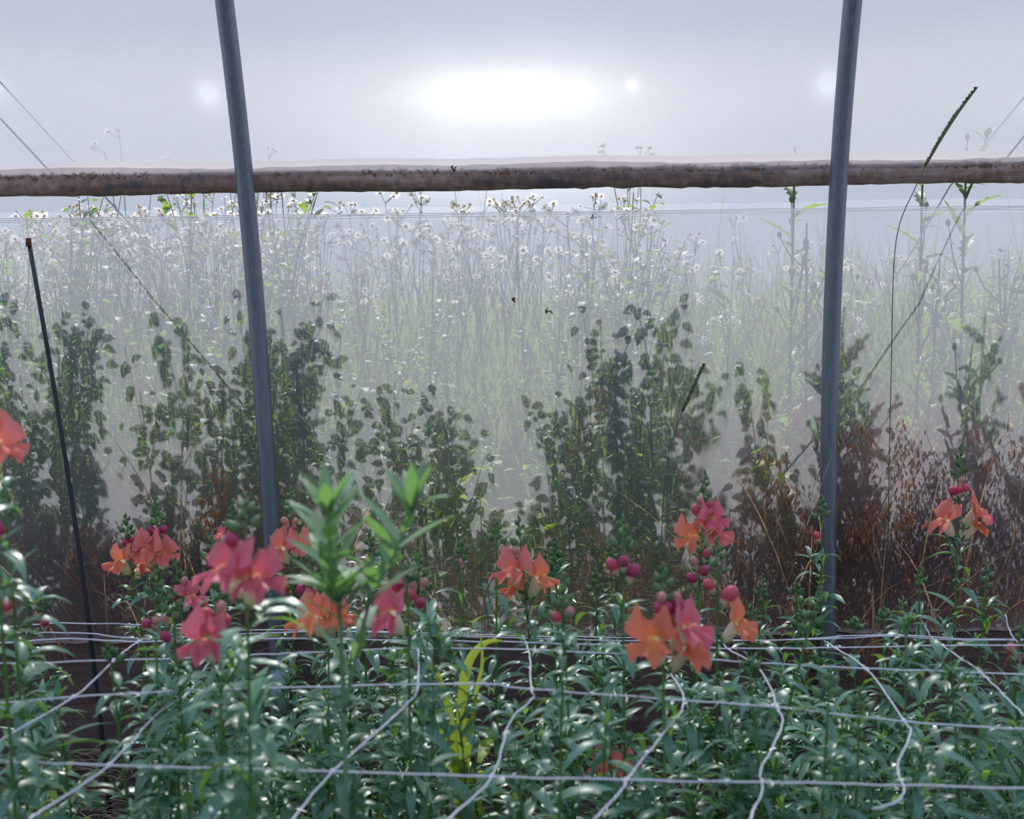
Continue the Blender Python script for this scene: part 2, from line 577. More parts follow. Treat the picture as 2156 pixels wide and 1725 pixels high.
# rolled-up side curtain
def mat_roll():
    m, nt = new_mat('dirty rolled film')
    n = noise(nt, 3.2, 6, objco(nt, (1, 6, 6)), 0.7)
    n2 = noise(nt, 40, 4, objco(nt, (1.6, 1, 1)), 0.7)
    tc_ = nt.nodes.new('ShaderNodeTexCoord')
    fac = math_n(nt, 'ADD', math_n(nt, 'MULTIPLY', n, .65), math_n(nt, 'MULTIPLY', n2, .35))
    col = ramp(nt, fac, [(0.30, (0.06, 0.046, 0.048)), (0.43, (0.13, 0.095, 0.09)), (0.52, (0.33, 0.19, 0.13)), (0.66, (0.55, 0.45, 0.42))])
    b = principled(nt, col, 0.55, 0.4)
    bp = nt.nodes.new('ShaderNodeBump')
    bp.inputs['Strength'].default_value = 0.6
    bp.inputs['Distance'].default_value = 0.006
    nt.links.new(n2, bp.inputs['Height'])
    nt.links.new(bp.outputs[0], b.inputs['Normal'])
    out(nt, b.outputs[0])
    return m
rl = thing('rolled_curtain', 'dirty brown rolled-up film curtain running across the wall below clear film', 'rolled curtain', (0, 0, 0))
YR = hoop_y(ZR) + .024 + .032
random.seed(11)
m = MB()
N = 220
pts, rad = [], []
for i in range(N + 1):
    x = -1.9 + 3.8 * i / N
    lump = .5 + .5 * sin(x * 4.3 + 1.2 * sin(x * 2.1))
    rough = lump * (1 if x > 0.15 else .35)
    pts.append((x, YR, ZR + .0015 * sin(x * 9) + .001 * random.uniform(-1, 1) - .001))
    rad.append(.0232 + .0034 * rough * random.uniform(-.4, 1))
m.tube(pts, rad, 14)
m.build('rolled_film', mat_roll(), rl)
m = MB()
m.tube([(-1.9 + 3.8 * i / 160, YR - .004, ZR + .029 + .0015 * sin(i * .31) + random.uniform(-.0008, .0008)) for i in range(161)],
       [.0140 + random.uniform(-.001, .0012) for i in range(161)], 10)
MAT['fold'] = sheet('loose film fold', 0.08, 0.22, (0.95, 0.88, 0.87), (4, 4, 4))
m.build('loose_film_fold', MAT['fold'], rl)
m = MB()
for i in range(520):
    x = random.uniform(-1.3, 1.3)
    if random.random() < .35:
        x = random.choice((-.98, -.9, .0, .35, .5, .7, .95, 1.0)) + random.gauss(0, .03)
    a = random.uniform(.25, 1.35)
    p = Vector((x, YR - .022 * cos(a) * random.uniform(.8, 1) - .003, ZR + .021 * sin(a)))
    q = p + Vector((random.gauss(0, .005), -.001, random.uniform(.001, .007)))
    m.tube([p, (p + q) / 2 + Vector((0, 0, .001)), q], [.0019, .0015, .0005], 4)
o = m.build('dirt_crumbs', MAT['debris'], rl)
o['kind'] = 'stuff'

# lacing cords outside the film: two on each side, falling diagonally
def cord(pts, label, r=0.0022):
    m = MB()
    P = []
    for a, b in zip(pts, pts[1:]):
        for k in range(6):
            P.append(Vector(a).lerp(Vector(b), k / 6))
    P.append(Vector(pts[-1]))
    m.tube(P, r, 6)
    o = m.build('lacing_cord', MAT['cord'])
    tag(o, label, 'cord', 'lacing cords outside the film')
cord([at(-90, 75, 2.72), at(0, 172, 2.745), at(170, 357, 2.80), at(330, 535, 2.86), at(530, 770, 2.90), at(760, 1010, 2.92), at(960, 1200, 2.94)],
     'thin white lacing cord slanting down behind the wall from the stake side')
cord([at(2300, 30, 2.72), at(2156, 205, 2.745), at(2000, 392, 2.80), at(1905, 555, 2.86), at(1790, 710, 2.89), at(1500, 1040, 2.92)],
     'thin white lacing cord slanting down beside the tall seed head')

# black stake
m = MB()
P0, P1 = at(60, 505, 2.34), at(200, 1490, 2.46)
dd = P1 - P0
P2 = P1 + dd * ((0.0 - P1.z) / dd.z)
st = thing('garden_stake', 'slim black metal stake leaning alone near the picture edge', 'stake', (P2.x, P2.y, 0))
pl = []
for i in range(13):
    t = i / 12
    p = P0.lerp(P2, t) - Vector((P2.x, P2.y, 0))
    p.x += .012 * sin(PI * t)
    pl.append(p)
m.tube(pl, [.0042 + .0010 * i / 12 for i in range(13)], 8)
m.build('rod', MAT['rod'], st)
m = MB()
m.tube([pl[0] + Vector((0, 0, .003)), pl[0] - Vector((0, 0, .012))], 0.0052, 8)
m.build('tip', MAT['rust'], st)

# ------------------------------------------------------------------ trellis netting
def smooth_path(ctrl, k=5, jit=0.0):
    P = []
    n = len(ctrl)
    for i in range(n - 1):
        p0, p1, p2, p3 = ctrl[max(0, i - 1)], ctrl[i], ctrl[i + 1], ctrl[min(n - 1, i + 2)]
        for j in range(k):
            t = j / k
            q = 0.5 * ((2 * p1) + (p2 - p0) * t + (2 * p0 - 5 * p1 + 4 * p2 - p3) * t * t + (3 * p1 - p0 - 3 * p2 + p3) * t ** 3)
            if jit and j:
                q = q + Vector((random.uniform(-jit, jit), random.uniform(-jit, jit), random.uniform(-jit, jit)))
            P.append(q)
    P.append(ctrl[-1])
    return P
random.seed(21)
RY = [1.36, 1.54, 1.72, 1.90, 2.04, 2.15]
ROWS = [
    [(-200, 1597), (0, 1603), (230, 1612), (480, 1619), (700, 1625), (1035, 1635), (1318, 1643), (1605, 1647), (1900, 1654), (2156, 1660), (2350, 1662)],
    [(-200, 1490), (0, 1480), (155, 1468), (400, 1455), (640, 1447), (990, 1440), (1120, 1452), (1440, 1475), (1640, 1490), (1905, 1520), (2156, 1535), (2350, 1540)],
    [(-200, 1404), (0, 1397), (240, 1391), (520, 1380), (670, 1374), (880, 1366), (1110, 1368), (1430, 1385), (1600, 1397), (1820, 1408), (2060, 1417), (2350, 1424)],
    [(-200, 1358), (0, 1354), (150, 1345), (300, 1352), (520, 1345), (800, 1348), (1110, 1353), (1430, 1363), (1600, 1366), (1760, 1364), (1985, 1360), (2350, 1360)],
    [(-200, 1338), (20, 1333), (180, 1334), (300, 1346), (420, 1340), (700, 1330), (930, 1338), (1120, 1345), (1440, 1350), (1700, 1347), (1880, 1340), (2000, 1347), (2350, 1352)],
    [(-200, 1326), (20, 1320), (110, 1313), (270, 1315), (420, 1325), (640, 1328), (880, 1333), (1100, 1340), (1330, 1343), (1600, 1349), (1860, 1337), (2060, 1346), (2350, 1344)],
]
CROSS = [
    [(-60, 1600, 1.42), (0, 1560, 1.45), (155, 1468, 1.54), (240, 1391, 1.72), (292, 1352, 1.90), (330, 1343, 2.05), (420, 1325, 2.15)],
    [(60, 1725, 1.26), (100, 1700, 1.29), (230, 1612, 1.36), (330, 1505, 1.48), (400, 1455, 1.54), (455, 1376, 1.72), (520, 1345, 1.90), (560, 1335, 2.05)],
    [(600, 1745, 1.25), (700, 1625, 1.36), (850, 1490, 1.50), (880, 1443, 1.54), (880, 1366, 1.72), (870, 1346, 1.90)],
    [(940, 1730, 1.26), (1035, 1636, 1.36), (1072, 1525, 1.47), (1122, 1470, 1.52), (1120, 1452, 1.54), (1115, 1385, 1.70), (1108, 1355, 1.90), (1100, 1338, 2.12)],
    [(1250, 1725, 1.27), (1316, 1655, 1.35), (1318, 1643, 1.36), (1400, 1540, 1.46), (1440, 1475, 1.54), (1390, 1395, 1.70), (1330, 1358, 1.9)],
    [(1578, 1730, 1.26), (1606, 1658, 1.35), (1602, 1620, 1.38), (1645, 1535, 1.48), (1637, 1490, 1.54), (1600, 1410, 1.69), (1535, 1368, 1.86), (1520, 1350, 2.0)],
    [(1836, 1704, 1.30), (1885, 1690, 1.31), (1905, 1660, 1.355), (1890, 1615, 1.40), (1917, 1545, 1.50), (1903, 1518, 1.54), (1825, 1410, 1.72), (1760, 1365, 1.90), (1735, 1349, 2.05)],
    [(2220, 1580, 1.47), (2180, 1535, 1.54), (2125, 1475, 1.62), (2065, 1417, 1.72), (1985, 1360, 1.90), (1960, 1340, 2.05), (1947, 1315, 2.10)],
    [(2190, 1390, 1.80), (2135, 1345, 2.0), (2117, 1295, 2.05)],
]
tn = thing('trellis_netting', 'white string support netting stretched flat through the snapdragons', 'netting', (0, 1.7, 0.5))
org = Vector((0, 1.7, .5))
TR = .00095
for row, Y in zip(ROWS, RY):
    m = MB()
    m.tube(smooth_path([at(x, y, Y) - org for x, y in row], 6, .0008), TR, 6)
    m.build('lengthwise_string', MAT['string'], tn)
for c in CROSS:
    m = MB()
    m.tube(smooth_path([at(*q) - org for q in c], 6, .0010), TR, 6)
    m.build('cross_string', MAT['string'], tn)
m = MB()
for c in CROSS:
    for (x, y, Y) in c:
        if min(abs(Y - r) for r in RY) < .004:
            p = at(x, y, Y) - org
            m.ovoid(p - Vector((.004, 0, 0)), (1, 0, 0), .008, .0062)
o = m.build('knots', MAT['string'], tn)
o['kind'] = 'stuff'

# ------------------------------------------------------------------ snapdragons
CORAL = ((0.82, 0.18, 0.135), (0.84, 0.25, 0.20))
ORANGE = ((0.88, 0.25, 0.09), (0.86, 0.24, 0.16))
PINK = ((0.70, 0.11, 0.16), (0.76, 0.20, 0.25))
MAG = ((0.50, 0.06, 0.15), (0.66, 0.14, 0.24))
PALE = ((0.72, 0.32, 0.30), (0.70, 0.40, 0.33))
YEL = (0.90, 0.50, 0.12)

def lerp3(a, b, t):
    t = max(0, min(1, t))
    return tuple(a[i] + (b[i] - a[i]) * t for i in range(3))

def flower_mesh(seed, pal, openness=1.0):
    """one open floret: ruffled upper lip of two lobes, lower lip of three, yellow palate; X points away from the stem"""
    rnd = random.Random(seed)
    mb = MB()
    ax = Vector((.46, 0, .888))
    back = Vector((-.888, 0, .46))
    M0 = ax * .0245
    ph = [rnd.uniform(0, 6.28) for _ in range(6)]
    o = openness
    lilt = rnd.uniform(-.15, .15)
    def upper(u, v):
        a = u * 1.45
        lobe = (1 - .32 * math.exp(-(u / .16) ** 2) + .05 * sin(19 * u + ph[2])) * (1 - .35 * abs(u) ** 3)
        h = .0240 * v * lobe
        wdt = .0068 * sin(a) + u * v * .0165 * o
        curl = .011 * o * v * v * (1 + .3 * u * u)
        ruf = .0042 * v * sin(6.5 * u + ph[0]) + .0024 * v * sin(13 * u + ph[1])
        p = M0 + Vector((0, 1, 0)) * wdt + back * (.0062 * cos(a) + curl + ruf - .008 * u * u * v) + ax * (h * .95 - curl * .35 + ruf * .6)
        mb.col = lerp3(lerp3(YEL, pal[0], .35 + v * 3.2), pal[1], v * .9 + .15 * sin(5 * u + ph[2]))
        return p + Vector((0, lilt * h, 0))
    mb.grid(upper, 16, 8, -1, 1)
    def lower(u, v):
        a = u * 1.5
        l3 = 1 - .52 * (math.exp(-((u - .38) / .11) ** 2) + math.exp(-((u + .38) / .11) ** 2)) - .15 * abs(u) ** 3
        ext = .0185 * v * l3 * o
        wdt = .0068 * sin(a) + u * v * .0150 * o
        pal_b = .0085 * math.exp(-((v - .20) / .15) ** 2) * math.exp(-(u / .5) ** 2)
        droop = .0060 * v * v * o
        ruf = .0046 * v * sin(8 * u + ph[3]) + .0024 * v * sin(15 * u + ph[4])
        p = M0 + Vector((0, 1, 0)) * wdt + Vector((.99, 0, -.10)) * (.0062 * cos(a) + ext * .85 - .0035 * math.exp(-((v - .12) / .12) ** 2)) + Vector((0, 0, 1)) * (pal_b - droop + ruf + .004 * u * u * v)
        mb.col = lerp3(lerp3(YEL, pal[0], .05 + v * 2.2 + .9 * abs(u)), pal[1], v * v * .8 + .15 * sin(7 * u + ph[5]))
        return p
    mb.grid(lower, 18, 8, -1, 1)
    return mb.mesh('petals', MAT['petal'], color=True)

def tube_mesh():
    mb = MB()
    ax = Vector((.46, 0, .888))
    n = 6
    mb.tube([ax * t for t in (.0, .004, .009, .015, .020, .0240)], [.0030, .0046, .0056, .0064, .0068, .0068], 10, cap=False)
    return mb.mesh('floret_tube', MAT['cream'])

def calyx_mesh():
    mb = MB()
    ax = Vector((.46, 0, .888))
    mb.tube([Vector((-.008, 0, -.004)), Vector((-.002, 0, -.001)), Vector((0, 0, 0))], [.0011, .0013, .0022], 5)
    for k in range(5):
        a = k * 2 * PI / 5
        base = ax * -.0005
        r = Vector((-.888, 0, .46)) * cos(a) + Vector((0, 1, 0)) * sin(a)
        p1, p2, p3 = base + r * .0028, base + ax * .004 + r * .0062, base + ax * .0085 + r * .0072
        s_ = ax.cross(r) * .0024
        i0, i1, i2, i3, i4 = mb.vert(p1 - s_ * .6), mb.vert(p1 + s_ * .6), mb.vert(p2 - s_), mb.vert(p2 + s_), mb.vert(p3)
        mb.face(i0, i1, i3, i2)
        mb.face(i2, i3, i4)
    return mb.mesh('calyx', MAT['bud'])

def pinkbud_mesh(pal, seed):
    """closed coloured bud: rounded folded head on a pale neck"""
    rnd = random.Random(seed)
    mb = MB()
    ax = Vector((.33, 0, .944)).normalized()
    a_, b_ = Vector((-.944, 0, .33)), Vector((0, 1, 0))
    prof = [(.000, .0030, 0), (.005, .0042, 0), (.009, .0048, 0), (.0115, .0054, 1), (.014, .0064, 1), (.018, .0068, 1), (.022, .0058, 1), (.025, .0034, 1), (.026, .0008, 1)]
    rings = []
    n = 12
    for (t, r, c) in prof:
        mb.col = (.74, .66, .50) if not c else lerp3(pal[0], pal[1], (t - .011) / .02 + rnd.uniform(-.2, .2))
        ring = []
        for k in range(n):
            a = 2 * PI * k / n
            rr = r * (1 + (.13 * sin(3 * a + t * 260) if c else 0))
            q = ax * t + (a_ * cos(a) * (1.05 if c else 1) + b_ * sin(a)) * rr
            if c:
                q = q - a_ * .0022 * (t - .010) / .012
            ring.append(mb.vert(q))
        rings.append(ring)
    for A, B in zip(rings, rings[1:]):
        for k in range(n):
            mb.face(A[k], A[(k + 1) % n], B[(k + 1) % n], B[k])
    mb.face(*rings[-1])
    return mb.mesh('bud_petals', MAT['petal'], color=True)

PALS = {'c': CORAL, 'o': ORANGE, 'p': PINK, 'm': MAG, 'w': PALE}
FL = {k: [flower_mesh(17 * i + ord(k), PALS[k], .92 + .12 * i) for i in range(3)] for k in 'copm'}
BUDM = {k: [pinkbud_mesh(PALS[k], 5 * i + ord(k)) for i in range(2)] for k in 'copmw'}
TUBE, CALYX = tube_mesh(), calyx_mesh()

def spike_mesh(L, rnd, stem_fn, z_top, dens=1.0):
    """green flower spike: pointed buds spiralling up the stem end, smaller towards the tip"""
    mb = MB()
    n = max(9, int(L / .0050 * dens))
    az = rnd.uniform(0, 6)
    for i in range(n):
        t = i / (n - 1)
        p = stem_fn(z_top - L * (1 - t) * 1.0)
        az += 2.4
        size = (.0125 * (1 - t) ** .7 + .0050) * rnd.uniform(.85, 1.15)
        out_r = (.0060 * (1 - t) + .0012)
        dirv = Vector((cos(az) * (.75 - .45 * t), sin(az) * (.75 - .45 * t), .75 + .3 * t))
        q = p + Vector((cos(az), sin(az), 0)) * out_r
        mb.tube([p - Vector((0, 0, .003)), q], [.0012, .0011], 4, cap=False)
        mb.ovoid(q, dirv, size, size * .66, 7, 5, .9)
    mb.ovoid(stem_fn(z_top) - Vector((0, 0, .002)), (0, 0, 1), .008, .0045, 6, 5, 1)
    return mb

def plant_foliage(mb, stem_fn, z0, z1, ztop, rnd, dens=1.0, size=1.0, tuft=1.0):
    z = z0
    az = rnd.uniform(0, 6.28)
    while z < z1:
        t = z / max(.3, ztop)
        p = stem_fn(z)
        low = 1 - t
        for k in range(2 if rnd.random() < .55 * dens else 1):
            az += 2.4 + rnd.uniform(-.4, .4)
            L = rnd.uniform(.050, .085) * size * (1.08 - .6 * max(0, t - .45))
            mb.leaf(p, az, rnd.uniform(.25, 1.0), L, L * rnd.uniform(.20, .29), rnd.uniform(.7, 2.2), rnd.uniform(.1, .4), 6, rnd.uniform(-.6, .6), .85)
        if rnd.random() < .62 * tuft:       # axillary shoot
            a2 = az + rnd.uniform(-.5, .5)
            sl = rnd.uniform(.02, .075) * (1.2 - .6 * t)
            e = p + Vector((cos(a2) * sl * .55, sin(a2) * sl * .55, sl * .8))
            mb.m = 1
            mb.tube([p, (p + e) / 2 + Vector((0, 0, -.002)), e], [.0014, .0012, .0008], 4, cap=False)
            mb.m = 0
            for q in range(rnd.randint(4, 8)):
                tt = rnd.uniform(.35, 1)
                b = p.lerp(e, tt)
                l2 = rnd.uniform(.018, .050) * size
                mb.leaf(b, a2 + q * 2.4, rnd.uniform(.3, 1.25), l2, l2 * rnd.uniform(.2, .3), rnd.uniform(.5, 1.7), .3, 4, rnd.uniform(-.5, .5), .85)
        z += rnd.uniform(.014, .030) * (1 + .8 * t) / dens

PLANTS = []
def snapdragon(label, tip, Y, spike_px=70, flowers=(), buds=(), lean=None, seed=0, bend=None, cat_row=None, leafz=None, dens=1.0, size=1.0, spdens=1.0, group='snapdragons in the bed'):
    """tip: pixel of the spike's end; flowers / buds: (px, py, colour[, scale]) of floret centres"""
    rnd = random.Random(seed * 7 + int(tip[0] * 3 + tip[1]))
    T = at(tip[0], tip[1], Y)
    bx = T.x + (rnd.uniform(-.02, .02) if lean is None else lean)
    by = Y + rnd.uniform(-.02, .02)
    root = thing('snapdragon', label, 'snapdragon', (bx, by, 0), 0, group)
    tx, ty, tz = T.x - bx, T.y - by, T.z
    wob = rnd.uniform(-.008, .008)
    bx2 = bend or (0, 0)
    def fn(z):
        t = max(0., min(1.05, z / tz))
        return Vector((tx * t ** 1.6 + wob * sin(PI * t * 1.3) + bx2[0] * max(0, t - bx2[1]) ** 1.5, ty * t, z))
    sm = MB()
    npt = 14
    sm.tube([fn(tz * i / npt) for i in range(npt + 1)], [.0031 - .0017 * (i / npt) for i in range(npt + 1)], 7)
    sm.build('stem', MAT['stem'], root)
    sc = Y / F
    L = min(.11, spike_px * sc)
    spike_mesh(L, rnd, fn, tz, spdens).build('bud_spike', MAT['bud'], root)
    lowest = tz - L
    def place(px, py, depth_off=0.0):
        return at(px, py, Y + depth_off)
    for q in list(flowers):
        px, py, c = q[:3]
        s_ = (q[3] if len(q) > 3 else 1.0) * 1.30
        W = place(px, py)
        loc = Vector((W.x - bx, W.y - by, W.z))
        zb = loc.z - .027 * s_
        st_ = fn(zb)
        dx = loc.x - st_.x
        side = max(-1, min(1, dx / .028))
        # facing: sideways by dx, otherwise towards the viewer
        az = -PI / 2 + side * 1.25 + rnd.uniform(-.12, .12)
        base = st_ + Vector((cos(az), sin(az), 0)) * .009
        lowest = min(lowest, zb)
        fo = put('flower', rnd.choice(FL[c]), root, base)
        fo.rotation_euler = (rnd.uniform(-.12, .12), rnd.uniform(-.08, .18), az)
        fo.scale = (s_, s_, s_)
        put('floret_tube', TUBE, fo)
        put('calyx', CALYX, fo)
    for q in list(buds):
        px, py, c = q[:3]
        s_ = (q[3] if len(q) > 3 else .85) * 1.12
        W = place(px, py)
        loc = Vector((W.x - bx, W.y - by, W.z))
        zb = loc.z - .017 * s_
        st_ = fn(zb)
        dx = loc.x - st_.x
        side = max(-1, min(1, dx / .018))
        az = -PI / 2 + side * 1.3
        base = st_ + Vector((cos(az), sin(az), 0)) * .006
        lowest = min(lowest, zb)
        bo = put('flower_bud', rnd.choice(BUDM[c]), root, base)
        bo.rotation_euler = (0, rnd.uniform(-.15, .15), az)
        bo.scale = (s_, s_, s_)
        put('calyx', CALYX, bo)
    fm = MB()
    top = (lowest - .02) if leafz is None else leafz
    plant_foliage(fm, fn, .05, max(.2, top), tz, rnd, dens, size)
    fm.build('foliage', [MAT['leaf'], MAT['stem']], root)
    PLANTS.append((bx, by))
    return root

S = snapdragon
S('snapdragon half out of frame with a large salmon flower beside the black stake', (-38, 770), 1.35, 90, [(2, 925, 'c', 1.05)], [(-3, 885, 'p')], seed=1)
S('tall blurred stem at the picture edge with a magenta bud over a crimson bud', (10, 1035), 1.60, 60, [], [(0, 1108, 'm', 1.1), (21, 1262, 'p', 1.05)], lean=.012, seed=2, size=1.7, dens=.7)
S('short spike with one crimson bud on a cream neck just above the topmost string', (83, 1256), 2.10, 35, [], [(101, 1303, 'p', 1.05), (76, 1292, 'w', .6)], seed=3)
S('low green spike touching the shorter crimson-budded stem near the stake', (66, 1304), 2.02, 45, seed=4)
S('snapdragon with an orange flower facing the stake and two magenta buds', (272, 1086), 2.25, 48, [(264, 1168, 'o'), (302, 1182, 'c', .9)], [(267, 1140, 'm'), (283, 1133, 'm', .7)], lean=.02, seed=5)
S('snapdragon with the biggest salmon cluster between the stake and the near hoop', (330, 1052), 2.22, 52, [(322, 1142, 'c', 1.1), (297, 1140, 'p', .9), (349, 1158, 'c', .95)], [(316, 1115, 'm'), (334, 1116, 'm'), (352, 1113, 'm')], lean=.01, seed=6)
S('blurred green spike below the salmon cluster with one small mauve bud', (321, 1193), 1.62, 75, [], [(313, 1305, 'm', .8), (335, 1300, 'w', .7)], seed=7)
S('snapdragon with a curled half-open rose flower and small pink buds', (376, 1178), 2.10, 50, [(408, 1250, 'p', .85)], [(397, 1222, 'w', .8), (380, 1236, 'p', .8), (368, 1252, 'm', .8)], lean=.015, seed=8)
S('thin green spike standing between two blurred green spikes', (337, 1240), 2.24, 48, seed=9)
S('blurred spike with a dull mauve bud below its tip', (362, 1242), 1.50, 60, [], [(351, 1333, 'm', .8), (333, 1300, 'w', .6)], seed=10)
S('sharp spike rising behind the blurred magenta flowers with orange flowers below', (482, 1057), 2.25, 62, [(485, 1205, 'o', .9), (452, 1212, 'o', .75), (459, 1122, 'p', .6)], [(490, 1108, 'p', .6)], seed=11)
S('large blurred snapdragon with magenta flowers and cream throats before the hoop', (507, 1045), 1.34, 75, [(490, 1182, 'p', 1.12), (542, 1200, 'p', 1.05)], [(491, 1130, 'm', .9), (526, 1152, 'p', .95), (511, 1146, 'w', .7)], seed=12, size=1.3)
S('dark green spike just left of the blurred magenta flowers', (441, 1126), 1.95, 62, [], [(441, 1190, 'm', .5)], seed=13)
S('blurred snapdragon with a rose flower low before the netting', (461, 1195), 1.42, 60, [(452, 1322, 'p', 1.05)], [(433, 1290, 'p', .95), (478, 1298, 'p', .95), (472, 1268, 'w', .8)], seed=14, size=1.25)
S('snapdragon with a crisp coral flower right before the near hoop pipe', (614, 1030), 2.30, 48, [(596, 1142, 'c', 1.1), (628, 1136, 'c', .9)], [(596, 1095, 'w', .85), (629, 1096, 'w', .7), (619, 1114, 'm', .9)], lean=-.012, seed=15)
S('stem of round green and mauve buds beside the crisp coral flower', (651, 1165), 1.95, 80, [], [(626, 1240, 'm', 1.05), (645, 1220, 'm', .9), (653, 1240, 'p', .8), (667, 1235, 'w', .7)], seed=16)
S('snapdragon with orange flowers half hidden behind the grey-green weed', (690, 1205), 1.66, 45, [(668, 1285, 'o', 1.05), (700, 1282, 'o', .95), (731, 1288, 'o', .7)], [(702, 1240, 'p', .8)], lean=-.01, seed=17)
S('thin green spike seen through the top of the grey-green weed', (709, 1127), 2.40, 30, seed=18)
S('green spike with a mauve-tipped bud standing alone between the weed stems', (772, 1120), 2.32, 55, [], [(768, 1178, 'm', .55)], seed=19)
S('short green spike behind the leaning weed stem', (818, 1126), 2.34, 35, seed=20)
S('snapdragon with crimson buds crowding a hairy spike beside the rose flower', (885, 1160), 1.80, 62, [], [(865, 1246, 'p', .95), (886, 1262, 'm', .95), (863, 1228, 'w', .7), (897, 1222, 'w', .8)], seed=21)
S('blurred snapdragon with one wide rose flower under the leaning weed', (846, 1196), 1.62, 35, [(833, 1272, 'p', 1.12)], [(829, 1230, 'p', .85), (842, 1222, 'm', .75)], seed=22)
S('small dark spike to the far side of the crimson-budded spike', (902, 1202), 2.20, 44, seed=23)
S('lone green spike with a pale bud before the bare dry ground', (976, 1127), 2.25, 52, [], [(971, 1180, 'w', .7)], lean=-.008, seed=24)
S('thick spike with toothed leaves next to the two-flowered coral stem', (1049, 1097), 2.12, 50, [], [(1059, 1158, 'w', .7)], lean=-.015, seed=25)
S('coral and orange two-flowered snapdragon in the middle of the bed', (1098, 1090), 1.98, 68, [(1083, 1190, 'c', 1.15), (1136, 1205, 'o', 1.1), (1075, 1230, 'o', .7)], [(1080, 1157, 'w', .8), (1111, 1167, 'p', .85)], seed=26)
S('densest green spike beside the coral and orange pair', (1174, 1135), 2.20, 80, [], [(1190, 1205, 'w', .5)], spdens=1.6, seed=27)
S('green side spike leaning on the densest green spike', (1152, 1162), 2.24, 60, spdens=1.3, seed=28)
S('long blurred green spike with two pale pink buds', (1183, 1213), 1.46, 100, [], [(1163, 1294, 'p', .7), (1201, 1281, 'w', .7)], seed=29)
S('slim green spike before the dry weeds, first past the long blurred spike', (1247, 1200), 2.30, 46, seed=30)
S('slender spike with two tiny rose buds behind the blurred pink-budded stem', (1287, 1152), 2.34, 36, [], [(1275, 1205, 'w', .55), (1293, 1207, 'p', .55)], seed=31)
S('blurred stem with three spread pink buds', (1315, 1090), 1.72, 72, [], [(1285, 1182, 'p', 1.0), (1311, 1177, 'm', .9), (1343, 1198, 'm', 1.1)], seed=32)
S('large blurred snapdragon with orange and coral flowers before the board', (1408, 1195), 1.46, 70, [(1377, 1325, 'o', 1.15), (1440, 1305, 'p', 1.1), (1449, 1352, 'o', 1.0)], [(1385, 1278, 'm', 1.0), (1404, 1275, 'm', .9), (1435, 1272, 'm', 1.1), (1390, 1250, 'w', .8), (1425, 1253, 'w', .8)], seed=33)
S('tall snapdragon with orange flowers and crimson buds nearest the far hoop', (1478, 995), 2.12, 68, [(1460, 1117, 'o', 1.1), (1500, 1112, 'c', 1.1), (1494, 1080, 'p', .9)], [(1454, 1073, 'p', 1.0), (1491, 1057, 'p', .95), (1483, 1080, 'm', 1.05), (1468, 1052, 'w', .8)], seed=34)
S('spike with plum-coloured buds growing up into the tall orange-flowered stem', (1473, 1113), 2.05, 80, [], [(1491, 1162, 'p', .95), (1452, 1180, 'w', .9), (1480, 1195, 'm', 1.05), (1452, 1212, 'm', 1.0)], seed=35)
S('snapdragon with an orange flower below a closed rose flower', (1514, 1135), 1.78, 72, [(1546, 1295, 'o', 1.05)], [(1489, 1224, 'p', .95), (1534, 1243, 'p', 1.3)], seed=36)
S('airy green spike between the closed rose flower and the far hoop', (1605, 1213), 2.30, 56, seed=37)
S('low cluster of green buds at the foot of the airy green spike', (1589, 1275), 2.22, 50, seed=38)
S('bare stem with one pink bud rising against the far hoop pipe', (1727, 1047), 2.35, 48, [], [(1713, 1126, 'p', .8)], lean=.012, seed=39, dens=.9)
S('blurred spike bent over sideways near the far hoop', (1697, 1243), 1.66, 95, bend=(.06, .55), lean=-.075, seed=40)
S('small green tip behind the bent spike', (1672, 1233), 2.35, 22, seed=41)
S('tallest snapdragon with coral flowers before the brown dry grass', (2022, 940), 2.30, 62, [(1982, 1088, 'c', 1.15), (2051, 1066, 'c', 1.1), (2054, 1096, 'o', 1.0)], [(2000, 1032, 'm', .95), (2016, 1028, 'p', .85), (2031, 1024, 'p', .8), (2022, 1008, 'w', .7)], lean=-.004, seed=42)
S('green spike halfway between far hoop and tallest snapdragon', (1933, 1197), 2.38, 42, lean=.01, seed=43)
S('pale green spike leaning over the middle of the far strings', (1895, 1260), 2.16, 55, lean=-.012, seed=44)
S('short tip beside the pale green leaning spike', (1856, 1283), 2.25, 28, seed=45)
S('green spike just past the tallest snapdragon', (2075, 1186), 2.30, 52, lean=-.01, seed=46)
S('small tip just past the far hoop pipe', (1798, 1303), 2.32, 25, seed=47)
S('snapdragon with crimson buds cut by the far picture edge', (2151, 1318), 1.92, 55, [], [(2121, 1366, 'p', 1.05), (2150, 1380, 'm', .95)], seed=48)
S('blurred green spike low before the foot of the far hoop', (1745, 1412), 1.52, 60, seed=49)
S('stubby blurred bud tip next to the low blurred spike', (1800, 1455), 1.55, 45, seed=50)
S('single club-shaped bud tip crossing the strings by the stake', (232, 1360), 1.66, 38, lean=.02, seed=51)
S('short stem with two coral flowers low among the leaves', (1296, 1552), 1.95, 20, [(1276, 1592, 'c', .9), (1312, 1598, 'c', .9)], seed=52)
S('green tip with a tiny rose bud under the netting', (1190, 1327), 1.75, 35, seed=53)
S('dim green spike behind the bushy stems before the far hoop', (1690, 1290), 2.30, 30, seed=54)
S('leafy stem ending in a bud knot at the netting crossing', (1585, 1395), 1.62, 25, seed=55)
S('short knob-tipped stem in the shade of the rose flower', (372, 1380), 1.60, 45, [], [(390, 1428, 'w', .6), (372, 1447, 'p', .4)], seed=56)

